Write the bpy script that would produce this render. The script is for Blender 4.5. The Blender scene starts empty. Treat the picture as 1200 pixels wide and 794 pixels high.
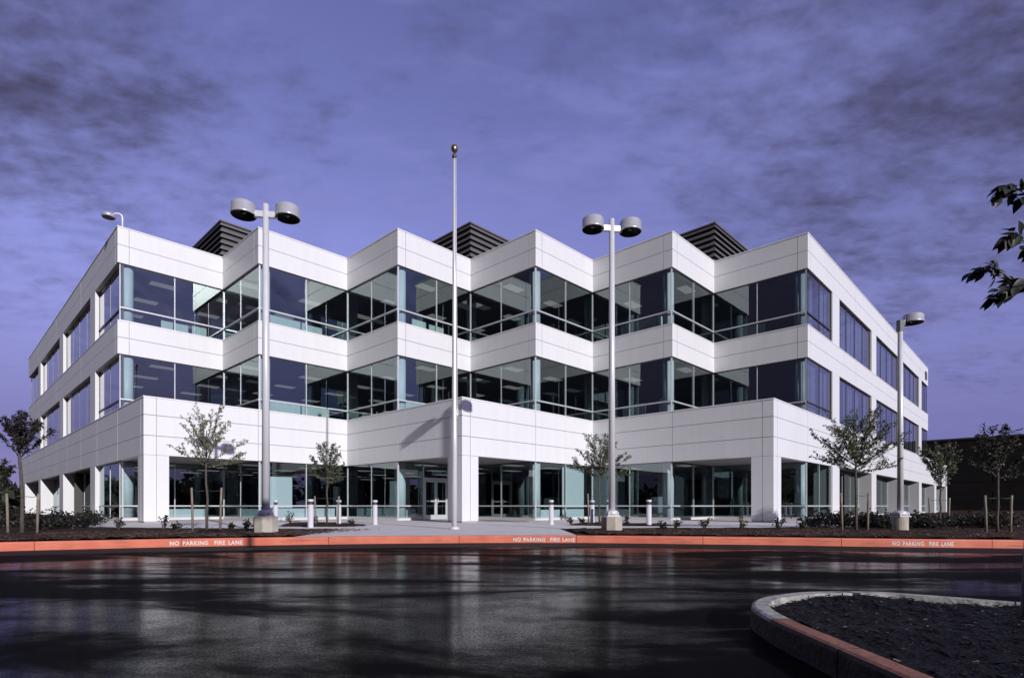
import bpy, math, random
from mathutils import Vector, Matrix

R = math.radians
scene = bpy.context.scene
COL = scene.collection

# ------------------------------------------------------------------ numbers
CAMZ = 0.753                       # camera height above the plaza
F = 654.67 / 1200.0                # focal length / sensor width
CX, HY = 599.4, 592.4              # principal column and horizon row of the photo
TH = 0.766                         # building yaw
OX, OY = -2.224, 25.121            # front corner of the entrance block
ROAD = -0.19
Z_SOF, Z_LOW, Z_B2B, Z_B2, Z_BOT, Z_ROOF = 3.047, 5.61, 8.49, 10.15, 13.11, 14.90


def gx(px, d):                     # world X of a photo column at depth d
    return (px - CX) / 654.67 * d


# ------------------------------------------------------------------ helpers
def tag(o, label=None, cat=None, group=None, kind=None):
    if label: o['label'] = label
    if cat: o['category'] = cat
    if group: o['group'] = group
    if kind: o['kind'] = kind
    return o


def empty(name, loc, rz=0.0, label=None, cat=None, group=None):
    o = bpy.data.objects.new(name, None)
    COL.objects.link(o)
    o.location = loc
    o.rotation_euler = (0, 0, rz)
    o.empty_display_size = 0.2
    return tag(o, label, cat, group)


class MB:
    def __init__(self):
        self.v = []; self.f = []; self.m = []; self.s = []

    def face(self, pts, m=0, smooth=False):
        n = len(self.v)
        self.v.extend([tuple(p) for p in pts])
        self.f.append(tuple(range(n, n + len(pts)))); self.m.append(m); self.s.append(smooth)

    def box(self, x0, x1, y0, y1, z0, z1, m=0):
        if x0 > x1: x0, x1 = x1, x0
        if y0 > y1: y0, y1 = y1, y0
        n = len(self.v)
        self.v += [(x0, y0, z0), (x1, y0, z0), (x1, y1, z0), (x0, y1, z0),
                   (x0, y0, z1), (x1, y0, z1), (x1, y1, z1), (x0, y1, z1)]
        for q in ((0, 3, 2, 1), (4, 5, 6, 7), (0, 1, 5, 4), (1, 2, 6, 5), (2, 3, 7, 6), (3, 0, 4, 7)):
            self.f.append(tuple(n + i for i in q)); self.m.append(m); self.s.append(False)

    def bar(self, p, q, w, h, m=0):
        """box beam from p to q, w wide (horizontal), h tall"""
        p = Vector(p); q = Vector(q); d = (q - p)
        side = Vector((0, 0, 1)).cross(d)
        if side.length < 1e-6: side = Vector((1, 0, 0))
        side.normalize(); up = d.cross(side).normalized()
        s = side * w / 2; u = up * h / 2
        n = len(self.v)
        for b in (p, q):
            self.v += [tuple(b - s - u), tuple(b + s - u), tuple(b + s + u), tuple(b - s + u)]
        for k in ((0, 1, 2, 3), (7, 6, 5, 4), (0, 4, 5, 1), (1, 5, 6, 2), (2, 6, 7, 3), (3, 7, 4, 0)):
            self.f.append(tuple(n + i for i in k)); self.m.append(m); self.s.append(False)

    def lathe(self, prof, c=(0, 0, 0), seg=20, m=0, smooth=True, caps=True):
        """profile [(r,z)...] around z at c"""
        n = len(self.v)
        for r, z in prof:
            for i in range(seg):
                a = 2 * math.pi * i / seg
                self.v.append((c[0] + r * math.cos(a), c[1] + r * math.sin(a), c[2] + z))
        for k in range(len(prof) - 1):
            for i in range(seg):
                j = (i + 1) % seg
                self.f.append((n + k * seg + i, n + k * seg + j, n + (k + 1) * seg + j, n + (k + 1) * seg + i))
                self.m.append(m); self.s.append(smooth)
        if caps:
            self.f.append(tuple(n + i for i in reversed(range(seg)))); self.m.append(m); self.s.append(False)
            b = n + (len(prof) - 1) * seg
            self.f.append(tuple(b + i for i in range(seg))); self.m.append(m); self.s.append(False)

    def tube(self, pts, radii, seg=7, m=0):
        n = len(self.v); pts = [Vector(p) for p in pts]
        ref = Vector((0.31, 0.95, 0.12)).normalized()
        for k, p in enumerate(pts):
            a = pts[max(k - 1, 0)]; b = pts[min(k + 1, len(pts) - 1)]
            t = (b - a).normalized()
            u = t.cross(ref)
            if u.length < 1e-3: u = t.cross(Vector((1, 0, 0)))
            u.normalize(); w = t.cross(u)
            for i in range(seg):
                g = 2 * math.pi * i / seg
                self.v.append(tuple(p + (u * math.cos(g) + w * math.sin(g)) * radii[k]))
        for k in range(len(pts) - 1):
            for i in range(seg):
                j = (i + 1) % seg
                self.f.append((n + k * seg + i, n + k * seg + j, n + (k + 1) * seg + j, n + (k + 1) * seg + i))
                self.m.append(m); self.s.append(True)
        e = n + (len(pts) - 1) * seg
        self.f.append(tuple(e + i for i in range(seg))); self.m.append(m); self.s.append(True)
        self.f.append(tuple(n + i for i in reversed(range(seg)))); self.m.append(m); self.s.append(True)

    def poly(self, pts, z, m=0):
        self.face([(p[0], p[1], z) for p in pts], m)

    def prism(self, pts, z0, z1, mt=0, ms=0, mb=0):
        k = len(pts)
        self.face([(p[0], p[1], z1) for p in pts], mt)
        self.face([(p[0], p[1], z0) for p in reversed(pts)], mb)
        for i in range(k):
            a = pts[i]; b = pts[(i + 1) % k]
            self.face([(a[0], a[1], z0), (b[0], b[1], z0), (b[0], b[1], z1), (a[0], a[1], z1)], ms)

    def build(self, name, mats, parent=None):
        me = bpy.data.meshes.new(name)
        me.from_pydata(self.v, [], self.f)
        if not isinstance(mats, (list, tuple)): mats = [mats]
        for mm in mats: me.materials.append(mm)
        me.polygons.foreach_set('material_index', self.m)
        me.polygons.foreach_set('use_smooth', self.s)
        me.update()
        o = bpy.data.objects.new(name, me)
        COL.objects.link(o)
        if parent: o.parent = parent
        return o


def copy_tree(o, parent=None):
    c = o.copy(); COL.objects.link(c)
    if parent: c.parent = parent
    for ch in list(o.children): copy_tree(ch, c)
    return c


# ------------------------------------------------------------------ materials
def mat(name, col, rough=0.5, metal=0.0, spec=0.5, var=0.0, scale=4.0, bump=0.0, bscale=40.0, col2=None, detail=5.0, rvar=0.0):
    m = bpy.data.materials.new(name); m.use_nodes = True
    nt = m.node_tree; b = nt.nodes['Principled BSDF']
    b.inputs['Base Color'].default_value = (*col, 1)
    b.inputs['Roughness'].default_value = rough
    b.inputs['Metallic'].default_value = metal
    b.inputs['Specular IOR Level'].default_value = spec
    tc = nt.nodes.new('ShaderNodeTexCoord')
    if var or col2 or rvar:
        n = nt.nodes.new('ShaderNodeTexNoise'); n.inputs['Scale'].default_value = scale
        n.inputs['Detail'].default_value = detail; n.inputs['Roughness'].default_value = 0.6
        nt.links.new(tc.outputs['Object'], n.inputs['Vector'])
        r = nt.nodes.new('ShaderNodeValToRGB')
        r.color_ramp.elements[0].position = 0.3; r.color_ramp.elements[1].position = 0.7
        if col2:
            r.color_ramp.elements[0].color = (*col, 1); r.color_ramp.elements[1].color = (*col2, 1)
        else:
            r.color_ramp.elements[0].color = (*[c * (1 - var) for c in col], 1)
            r.color_ramp.elements[1].color = (*[min(1, c * (1 + var)) for c in col], 1)
        nt.links.new(n.outputs['Fac'], r.inputs['Fac'])
        nt.links.new(r.outputs['Color'], b.inputs['Base Color'])
        if rvar:
            mr = nt.nodes.new('ShaderNodeMapRange')
            mr.inputs['To Min'].default_value = rough - rvar; mr.inputs['To Max'].default_value = rough + rvar
            nt.links.new(n.outputs['Fac'], mr.inputs['Value'])
            nt.links.new(mr.outputs['Result'], b.inputs['Roughness'])
    if bump:
        n2 = nt.nodes.new('ShaderNodeTexNoise'); n2.inputs['Scale'].default_value = bscale; n2.inputs['Detail'].default_value = 4
        nt.links.new(tc.outputs['Object'], n2.inputs['Vector'])
        bp = nt.nodes.new('ShaderNodeBump'); bp.inputs['Strength'].default_value = bump; bp.inputs['Distance'].default_value = 0.02
        nt.links.new(n2.outputs['Fac'], bp.inputs['Height'])
        nt.links.new(bp.outputs['Normal'], b.inputs['Normal'])
    return m


def glass_mat(name, tint, refl_ior, base_refl, waviness=0.0, refl_col=(1, 1, 1)):
    m = bpy.data.materials.new(name); m.use_nodes = True
    nt = m.node_tree; nt.nodes.clear()
    out = nt.nodes.new('ShaderNodeOutputMaterial')
    mix = nt.nodes.new('ShaderNodeMixShader')
    tr = nt.nodes.new('ShaderNodeBsdfTransparent'); tr.inputs['Color'].default_value = (*tint, 1)
    gl = nt.nodes.new('ShaderNodeBsdfGlossy'); gl.inputs['Roughness'].default_value = 0.0
    gl.inputs['Color'].default_value = (*refl_col, 1)
    fr = nt.nodes.new('ShaderNodeFresnel'); fr.inputs['IOR'].default_value = refl_ior
    mr = nt.nodes.new('ShaderNodeMapRange')
    mr.inputs['To Min'].default_value = base_refl; mr.inputs['To Max'].default_value = 1.0
    nt.links.new(fr.outputs[0], mr.inputs['Value'])
    nt.links.new(mr.outputs['Result'], mix.inputs[0])
    nt.links.new(tr.outputs[0], mix.inputs[1]); nt.links.new(gl.outputs[0], mix.inputs[2])
    nt.links.new(mix.outputs[0], out.inputs['Surface'])
    if waviness:
        tc = nt.nodes.new('ShaderNodeTexCoord')
        n2 = nt.nodes.new('ShaderNodeTexNoise'); n2.inputs['Scale'].default_value = 0.7; n2.inputs['Detail'].default_value = 1
        nt.links.new(tc.outputs['Object'], n2.inputs['Vector'])
        bp = nt.nodes.new('ShaderNodeBump'); bp.inputs['Strength'].default_value = waviness; bp.inputs['Distance'].default_value = 0.05
        nt.links.new(n2.outputs['Fac'], bp.inputs['Height'])
        nt.links.new(bp.outputs['Normal'], gl.inputs['Normal'])
    return m


M = {}
def panel_mat():
    m = bpy.data.materials.new('white_facade_panel'); m.use_nodes = True
    nt = m.node_tree; p = nt.nodes['Principled BSDF']; L = nt.links.new
    tc = nt.nodes.new('ShaderNodeTexCoord')
    mp = nt.nodes.new('ShaderNodeMapping'); mp.inputs['Scale'].default_value = (2.6, 2.6, 0.22)
    L(tc.outputs['Object'], mp.inputs['Vector'])
    st = nt.nodes.new('ShaderNodeTexNoise'); st.inputs['Scale'].default_value = 1.0; st.inputs['Detail'].default_value = 7; st.inputs['Roughness'].default_value = .65
    L(mp.outputs['Vector'], st.inputs['Vector'])
    v = nt.nodes.new('ShaderNodeTexVoronoi'); v.inputs['Scale'].default_value = 0.32
    L(tc.outputs['Object'], v.inputs['Vector'])
    r = nt.nodes.new('ShaderNodeValToRGB')
    r.color_ramp.elements[0].position = 0.28; r.color_ramp.elements[1].position = 0.62
    r.color_ramp.elements[0].color = (0.675, 0.675, 0.695, 1); r.color_ramp.elements[1].color = (0.715, 0.715, 0.735, 1)
    L(st.outputs['Fac'], r.inputs['Fac'])
    mx = nt.nodes.new('ShaderNodeMix'); mx.data_type = 'RGBA'; mx.blend_type = 'MULTIPLY'; mx.inputs['Factor'].default_value = 1
    r2 = nt.nodes.new('ShaderNodeValToRGB'); r2.color_ramp.elements[0].color = (.965, .965, .968, 1); r2.color_ramp.elements[1].color = (1, 1, 1, 1)
    L(v.outputs['Color'], r2.inputs['Fac'])
    L(r.outputs['Color'], mx.inputs['A']); L(r2.outputs['Color'], mx.inputs['B'])
    L(mx.outputs['Result'], p.inputs['Base Color'])
    p.inputs['Roughness'].default_value = 0.45
    return m


M['panel'] = panel_mat()
M['joint'] = mat('panel_joint', (0.36, 0.355, 0.365), 0.8)
M['coping'] = mat('metal_coping', (0.80, 0.79, 0.79), 0.3, var=0.03)
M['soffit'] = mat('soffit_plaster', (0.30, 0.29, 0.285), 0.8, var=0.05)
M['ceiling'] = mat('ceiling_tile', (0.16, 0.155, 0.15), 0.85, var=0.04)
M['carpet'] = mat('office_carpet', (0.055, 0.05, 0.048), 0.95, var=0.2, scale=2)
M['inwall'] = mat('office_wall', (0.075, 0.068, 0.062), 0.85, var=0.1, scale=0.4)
M['alu'] = mat('anodised_aluminium', (0.62, 0.64, 0.66), 0.35, 0.35, var=0.05)
M['darkalu'] = mat('dark_aluminium', (0.09, 0.09, 0.10), 0.4, 0.4, var=0.1)
M['glass'] = glass_mat('tinted_glass', (0.72, 0.84, 0.86), 1.55, 0.15, 0.05, (0.80, 0.93, 0.93))
M['sideglass'] = glass_mat('tinted_glass_with_blinds', (0.50, 0.58, 0.64), 1.6, 0.34, 0.03)
M['incol'] = mat('interior_column_paint', (0.76, 0.79, 0.81), 0.5, var=0.03)
M['screen'] = mat('bronze_louvre', (0.15, 0.14, 0.145), 0.45, 0.2, var=0.12, scale=1.5)
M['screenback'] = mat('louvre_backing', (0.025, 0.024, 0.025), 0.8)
M['roofing'] = mat('roof_membrane', (0.30, 0.30, 0.30), 0.9, var=0.1)
M['blind'] = mat('vertical_blind', (0.45, 0.46, 0.52), 0.7, var=0.1, scale=3)
M['poleblue'] = mat('pale_lamp_paint', (0.63, 0.62, 0.66), 0.38, 0.1, var=0.05, scale=6)
M['head'] = mat('lamp_head_metal', (0.60, 0.60, 0.63), 0.32, 0.45, var=0.06, scale=8)
M['headin'] = mat('lamp_head_inside', (0.05, 0.05, 0.05), 0.5, 0.3, var=0.2)
M['lens'] = mat('lamp_lens', (0.12, 0.12, 0.11), 0.15, 0.0, var=0.3)
M['flagpole'] = mat('flagpole_aluminium', (0.72, 0.71, 0.74), 0.3, 0.25, var=0.03)
M['gold'] = mat('gilt_ball', (0.36, 0.26, 0.13), 0.35, 0.9, var=0.05)
M['footing'] = mat('pole_footing_concrete', (0.34, 0.30, 0.25), 0.9, bump=0.4, bscale=30, col2=(0.46, 0.42, 0.37), scale=5)
M['concrete'] = mat('plaza_concrete', (0.58, 0.555, 0.55), 0.75, bump=0.15, bscale=60, col2=(0.68, 0.66, 0.65), scale=1.2, detail=8)
M['kerbcon'] = mat('worn_kerb_concrete', (0.15, 0.145, 0.13), 0.75, bump=0.6, bscale=22, col2=(0.50, 0.49, 0.45), scale=9, detail=10)
M['bark'] = mat('young_bark', (0.085, 0.07, 0.06), 0.9, var=0.35, scale=14, bump=0.4, bscale=40)
M['stake'] = mat('weathered_stake_wood', (0.22, 0.18, 0.145), 0.85, var=0.3, scale=9, bump=0.3)
M['rubber'] = mat('tie_strap', (0.05, 0.05, 0.05), 0.7, var=0.1)
M['white_letter'] = mat('stencil_white_paint', (0.66, 0.46, 0.41), 0.6, col2=(0.78, 0.76, 0.74), scale=16, detail=8)
M['bollard'] = mat('bollard_paint', (0.62, 0.61, 0.66), 0.4, var=0.04)
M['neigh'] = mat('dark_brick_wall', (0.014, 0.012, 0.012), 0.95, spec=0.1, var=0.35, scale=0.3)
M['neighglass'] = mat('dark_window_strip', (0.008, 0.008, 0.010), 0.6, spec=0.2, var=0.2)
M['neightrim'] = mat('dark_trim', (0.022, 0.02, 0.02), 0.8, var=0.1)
M['partition'] = mat('cubicle_fabric', (0.60, 0.66, 0.63), 0.9, var=0.06, scale=3)
M['stem'] = mat('plant_stem', (0.10, 0.075, 0.05), 0.9, var=0.2, scale=9)


def leaf_mat(name, a, b, rough=0.5):
    m = bpy.data.materials.new(name); m.use_nodes = True
    nt = m.node_tree; p = nt.nodes['Principled BSDF']
    tc = nt.nodes.new('ShaderNodeTexCoord')
    n = nt.nodes.new('ShaderNodeTexNoise'); n.inputs['Scale'].default_value = 5; n.inputs['Detail'].default_value = 6
    nt.links.new(tc.outputs['Object'], n.inputs['Vector'])
    r = nt.nodes.new('ShaderNodeValToRGB')
    r.color_ramp.elements[0].position = 0.35; r.color_ramp.elements[1].position = 0.65
    r.color_ramp.elements[0].color = (*a, 1); r.color_ramp.elements[1].color = (*b, 1)
    nt.links.new(n.outputs['Fac'], r.inputs['Fac'])
    nt.links.new(r.outputs['Color'], p.inputs['Base Color'])
    p.inputs['Roughness'].default_value = rough
    tl = nt.nodes.new('ShaderNodeBsdfTranslucent')
    nt.links.new(r.outputs['Color'], tl.inputs['Color'])
    mx = nt.nodes.new('ShaderNodeMixShader'); mx.inputs[0].default_value = 0.25
    nt.links.new(p.outputs[0], mx.inputs[1]); nt.links.new(tl.outputs[0], mx.inputs[2])
    nt.links.new(mx.outputs[0], nt.nodes['Material Output'].inputs['Surface'])
    return m


M['leaf_light'] = leaf_mat('pale_olive_leaves', (0.11, 0.12, 0.06), (0.26, 0.27, 0.15))
M['leaf_mid'] = leaf_mat('green_leaves', (0.05, 0.062, 0.034), (0.14, 0.155, 0.09))
M['leaf_dark'] = leaf_mat('dark_leaves', (0.018, 0.022, 0.014), (0.045, 0.045, 0.028))
M['leaf_red'] = leaf_mat('purplish_leaves', (0.022, 0.018, 0.020), (0.055, 0.040, 0.038))
M['leaf_fore'] = leaf_mat('deep_green_leaves', (0.010, 0.013, 0.006), (0.024, 0.030, 0.014), 0.5)
M['shrub'] = leaf_mat('low_shrub_leaves', (0.008, 0.010, 0.007), (0.028, 0.028, 0.019))


def asphalt():
    m = bpy.data.materials.new('wet_asphalt'); m.use_nodes = True
    nt = m.node_tree; p = nt.nodes['Principled BSDF']; L = nt.links.new
    tc = nt.nodes.new('ShaderNodeTexCoord')

    def noise(scale, detail, rough=0.55, stretch=None, dist=0.0):
        n = nt.nodes.new('ShaderNodeTexNoise'); n.inputs['Scale'].default_value = scale
        n.inputs['Detail'].default_value = detail; n.inputs['Roughness'].default_value = rough
        n.inputs['Distortion'].default_value = dist
        if stretch:
            mp = nt.nodes.new('ShaderNodeMapping'); mp.inputs['Scale'].default_value = stretch[0]
            mp.inputs['Rotation'].default_value = (0, 0, stretch[1]); mp.inputs['Location'].default_value = stretch[2]
            L(tc.outputs['Object'], mp.inputs['Vector']); L(mp.outputs['Vector'], n.inputs['Vector'])
        else:
            L(tc.outputs['Object'], n.inputs['Vector'])
        return n

    def rng(src, a, b, c, d):
        r = nt.nodes.new('ShaderNodeMapRange'); r.interpolation_type = 'SMOOTHSTEP'
        for k, v in zip(('From Min', 'From Max', 'To Min', 'To Max'), (a, b, c, d)): r.inputs[k].default_value = v
        L(src, r.inputs['Value']); return r.outputs['Result']

    def math2(op, a, b):
        n = nt.nodes.new('ShaderNodeMath'); n.operation = op
        for k, v in ((0, a), (1, b)):
            if isinstance(v, (int, float)): n.inputs[k].default_value = v
            else: L(v, n.inputs[k])
        return n.outputs[0]

    agg = noise(58, 4, 0.7)                                            # aggregate
    big = noise(0.34, 6, 0.62, ((0.55, 1.6, 1), R(-12), (3, 7, 0)), 0.6)  # where the water stands
    mid = noise(2.6, 6, 0.65)
    cr = nt.nodes.new('ShaderNodeValToRGB')
    cr.color_ramp.elements[0].position = 0.3; cr.color_ramp.elements[1].position = 0.72
    cr.color_ramp.elements[0].color = (0.0015, 0.0015, 0.002, 1); cr.color_ramp.elements[1].color = (0.007, 0.0068, 0.007, 1)
    L(agg.outputs['Fac'], cr.inputs['Fac']); L(cr.outputs['Color'], p.inputs['Base Color'])
    p.inputs['Roughness'].default_value = 0.85; p.inputs['Specular IOR Level'].default_value = 0.03
    # the stones standing proud of the water break the film up
    film = math2('MULTIPLY', rng(big.outputs['Fac'], 0.44, 0.57, 0.92, 0.035), rng(agg.outputs['Fac'], 0.42, 0.64, 1.0, 0.22))
    film = math2('MULTIPLY', film, rng(mid.outputs['Fac'], 0.36, 0.66, 1.0, 0.55))
    streak = noise(1.0, 3, 0.5, ((0.09, 0.75, 1), R(-9), (1.7, 4.2, 0)), 0.3)
    film = math2('MULTIPLY', film, rng(streak.outputs['Fac'], 0.37, 0.45, 0.12, 1.0))
    w = nt.nodes.new('ShaderNodeBsdfPrincipled'); w.inputs['Base Color'].default_value = (0.004, 0.004, 0.005, 1)
    L(rng(big.outputs['Fac'], 0.36, 0.62, 0.04, 0.10), w.inputs['Roughness']); w.inputs['IOR'].default_value = 1.28
    b1 = nt.nodes.new('ShaderNodeBump'); b1.inputs['Distance'].default_value = 0.004; b1.inputs['Strength'].default_value = 0.45
    L(agg.outputs['Fac'], b1.inputs['Height']); L(b1.outputs['Normal'], p.inputs['Normal'])
    fine = noise(10, 4, 0.65, ((1.0, 3.2, 1), 0.0, (0, 0, 0)))
    b2 = nt.nodes.new('ShaderNodeBump'); b2.inputs['Distance'].default_value = 0.010; b2.inputs['Strength'].default_value = 0.16
    L(fine.outputs['Fac'], b2.inputs['Height'])
    b3 = nt.nodes.new('ShaderNodeBump'); b3.inputs['Distance'].default_value = 0.012; b3.inputs['Strength'].default_value = 0.10
    L(mid.outputs['Fac'], b3.inputs['Height']); L(b2.outputs['Normal'], b3.inputs['Normal'])
    L(b3.outputs['Normal'], w.inputs['Normal'])
    mx = nt.nodes.new('ShaderNodeMixShader'); L(film, mx.inputs[0]); L(p.outputs[0], mx.inputs[1]); L(w.outputs[0], mx.inputs[2])
    L(mx.outputs[0], nt.nodes['Material Output'].inputs['Surface'])
    return m


def red_kerb():
    m = bpy.data.materials.new('red_kerb_paint'); m.use_nodes = True
    nt = m.node_tree; p = nt.nodes['Principled BSDF']; L = nt.links.new
    tc = nt.nodes.new('ShaderNodeTexCoord')
    n = nt.nodes.new('ShaderNodeTexNoise'); n.inputs['Scale'].default_value = 2.2; n.inputs['Detail'].default_value = 8
    n2 = nt.nodes.new('ShaderNodeTexNoise'); n2.inputs['Scale'].default_value = 22; n2.inputs['Detail'].default_value = 6
    L(tc.outputs['Object'], n.inputs['Vector']); L(tc.outputs['Object'], n2.inputs['Vector'])
    r = nt.nodes.new('ShaderNodeValToRGB')
    r.color_ramp.elements[0].position = 0.3; r.color_ramp.elements[1].position = 0.7
    r.color_ramp.elements[0].color = (0.56, 0.13, 0.085, 1); r.color_ramp.elements[1].color = (0.68, 0.20, 0.115, 1)
    L(n.outputs['Fac'], r.inputs['Fac'])
    r2 = nt.nodes.new('ShaderNodeValToRGB')
    r2.color_ramp.elements[0].position = 0.62; r2.color_ramp.elements[1].position = 0.74
    L(n2.outputs['Fac'], r2.inputs['Fac'])
    mx = nt.nodes.new('ShaderNodeMix'); mx.data_type = 'RGBA'
    L(r2.outputs['Color'], mx.inputs['Factor'])
    L(r.outputs['Color'], mx.inputs['A']); mx.inputs['B'].default_value = (0.42, 0.20, 0.15, 1)
    mp = nt.nodes.new('ShaderNodeMapping'); mp.inputs['Scale'].default_value = (1.1, 1.1, 14)
    L(tc.outputs['Object'], mp.inputs['Vector'])
    n3 = nt.nodes.new('ShaderNodeTexNoise'); n3.inputs['Scale'].default_value = 1.3; n3.inputs['Detail'].default_value = 9; n3.inputs['Roughness'].default_value = 0.7
    L(mp.outputs['Vector'], n3.inputs['Vector'])
    r3 = nt.nodes.new('ShaderNodeValToRGB')
    r3.color_ramp.elements[0].position = 0.52; r3.color_ramp.elements[1].position = 0.70
    r3.color_ramp.elements[0].color = (0, 0, 0, 1); r3.color_ramp.elements[1].color = (.7, .7, .7, 1)
    L(n3.outputs['Fac'], r3.inputs['Fac'])
    m4 = nt.nodes.new('ShaderNodeMix'); m4.data_type = 'RGBA'
    L(r3.outputs['Color'], m4.inputs['Factor']); L(mx.outputs['Result'], m4.inputs['A']); m4.inputs['B'].default_value = (0.16, 0.075, 0.055, 1)
    L(m4.outputs['Result'], p.inputs['Base Color'])
    p.inputs['Roughness'].default_value = 0.65
    return m


def mulch():
    m = bpy.data.materials.new('bark_mulch'); m.use_nodes = True
    nt = m.node_tree; p = nt.nodes['Principled BSDF']; L = nt.links.new
    tc = nt.nodes.new('ShaderNodeTexCoord')
    v = nt.nodes.new('ShaderNodeTexVoronoi'); v.inputs['Scale'].default_value = 38
    n = nt.nodes.new('ShaderNodeTexNoise'); n.inputs['Scale'].default_value = 9; n.inputs['Detail'].default_value = 8
    L(tc.outputs['Object'], v.inputs['Vector']); L(tc.outputs['Object'], n.inputs['Vector'])
    r = nt.nodes.new('ShaderNodeValToRGB')
    r.color_ramp.elements[0].position = 0.3; r.color_ramp.elements[1].position = 0.75
    r.color_ramp.elements[0].color = (0.022, 0.014, 0.011, 1); r.color_ramp.elements[1].color = (0.085, 0.052, 0.038, 1)
    L(n.outputs['Fac'], r.inputs['Fac']); L(r.outputs['Color'], p.inputs['Base Color'])
    p.inputs['Roughness'].default_value = 0.85; p.inputs['Specular IOR Level'].default_value = 0.06
    b = nt.nodes.new('ShaderNodeBump'); b.inputs['Strength'].default_value = 0.8; b.inputs['Distance'].default_value = 0.03
    L(v.outputs['Distance'], b.inputs['Height']); L(b.outputs['Normal'], p.inputs['Normal'])
    return m


M['asphalt'] = asphalt()
M['red'] = red_kerb()
M['worndimred'] = mat('worn_dimmed_orange_paint', (0.13, 0.07, 0.05), 0.7, col2=(0.34, 0.13, 0.075), scale=5, detail=9, bump=0.4, bscale=30)  # worn paint, its colour also lowered to imitate lens edge darkening
M['mulch'] = mulch()
M['chip'] = mat('wet_bark_chip', (0.035, 0.021, 0.015), 0.6, var=0.5, scale=20, col2=(0.14, 0.085, 0.06))
M['wetchip'] = mat('soaked_bark_chip', (0.003, 0.0026, 0.0024), 0.5, spec=0.2, scale=16, col2=(0.012, 0.010, 0.009), detail=8)
M['fleck'] = mat('painted_glint', (0.22, 0.21, 0.21), 0.5, var=0.4, scale=30)  # pale flecks stand in for glints on the wet mulch
M['fieldgrass'] = mat('dry_field', (0.035, 0.038, 0.022), 0.95, col2=(0.07, 0.066, 0.04), scale=0.2, detail=8)

lit = bpy.data.materials.new('fluorescent_diffuser'); lit.use_nodes = True
_p = lit.node_tree.nodes['Principled BSDF']
_p.inputs['Base Color'].default_value = (0.7, 0.7, 0.68, 1)
_p.inputs['Emission Color'].default_value = (1.0, 0.95, 0.88, 1); _p.inputs['Emission Strength'].default_value = 0.16
M['lit'] = lit

# ------------------------------------------------------------------ building
B = empty('office_building', (OX, OY, 0), math.pi / 2 - TH,
          'white three-storey office block with a stepped saw-tooth front and dark ribbon windows', 'building')

UP = [(-10, 52), (-10, 15), (-5, 15), (-5, 10), (0, 10), (0, 5), (5, 5), (5, 0), (10, 0), (10, -5), (15, -5), (15, -10), (55, -10)]
LO = [(-10, 58), (-10, 10), (0, 10), (0, 0), (10, 0), (10, -10), (70, -10)]


def inset(pl, d):
    """offset an open axis-aligned polyline to its inner side (left of travel is inside here)"""
    out = []
    for i, p in enumerate(pl):
        ns = []
        for j in (i - 1, i):
            if 0 <= j < len(pl) - 1:
                a = Vector(pl[j]); b = Vector(pl[j + 1]); t = (b - a).normalized()
                ns.append(Vector((-t.y, t.x)))
        n = ns[0] if len(ns) == 1 else ns[0] + ns[1]
        if len(ns) == 2 and (ns[0] - ns[1]).length < 1e-6: n = ns[0]
        out.append((p[0] + n.x * d, p[1] + n.y * d))
    return out


def closed(pl, d, back):
    q = inset(pl, d)
    return q + [(back[0] - d, back[1] - d)]


UPB, LOB = (55, 52), (70, 58)


def band(name, pl, z0, z1, joints, vj):
    mb = MB(); g = 0.012; dep = 0.045
    inn = inset(pl, dep); deep = inset(pl, 0.34)
    zs = [z0] + joints + [z1]
    for i in range(len(pl) - 1):
        a = Vector(pl[i]); b = Vector(pl[i + 1]); L = (b - a).length; t = (b - a) / L
        nrm = Vector((-t.y, t.x))
        # vertical joints: half a metre from convex corners, then every five metres
        cuts = sorted(set([c for c in vj(i, L) if 0.2 < c < L - 0.2]))
        cs = [0.0] + cuts + [L]
        for k in range(len(cs) - 1):
            s0 = cs[k] + (g if k > 0 else 0); s1 = cs[k + 1] - (g if k < len(cs) - 2 else 0)
            for q in range(len(zs) - 1):
                y0 = zs[q] + (g if q > 0 else 0); y1 = zs[q + 1] - (g if q < len(zs) - 2 else 0)
                A = a + t * s0; C = a + t * s1
                mb.face([(A.x, A.y, y0), (C.x, C.y, y0), (C.x, C.y, y1), (A.x, A.y, y1)])
                A2 = A + nrm * dep; C2 = C + nrm * dep
                if q > 0: mb.face([(A.x, A.y, y0), (A2.x, A2.y, y0), (C2.x, C2.y, y0), (C.x, C.y, y0)])
                if q < len(zs) - 2: mb.face([(A.x, A.y, y1), (C.x, C.y, y1), (C2.x, C2.y, y1), (A2.x, A2.y, y1)])
                if k > 0: mb.face([(A.x, A.y, y0), (A.x, A.y, y1), (A2.x, A2.y, y1), (A2.x, A2.y, y0)])
                if k < len(cs) - 2: mb.face([(C.x, C.y, y1), (C.x, C.y, y0), (C2.x, C2.y, y0), (C2.x, C2.y, y1)])
        ia, ib = inn[i], inn[i + 1]; da, db = deep[i], deep[i + 1]
        mb.face([(*ia, z0), (*ib, z0), (*ib, z1), (*ia, z1)], 1)
        mb.face([(*db, z0), (*da, z0), (*da, z1), (*db, z1)], 2)
        mb.face([(*pl[i], z0), (*da, z0), (*db, z0), (*pl[i + 1], z0)], 0)
        mb.face([(*pl[i], z1), (*pl[i + 1], z1), (*db, z1), (*da, z1)], 0)
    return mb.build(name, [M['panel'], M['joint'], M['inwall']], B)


def convex(pl, i):
    if i <= 0 or i >= len(pl) - 1: return False
    a = Vector(pl[i]) - Vector(pl[i - 1]); b = Vector(pl[i + 1]) - Vector(pl[i])
    return a.x * b.y - a.y * b.x > 0


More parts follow.
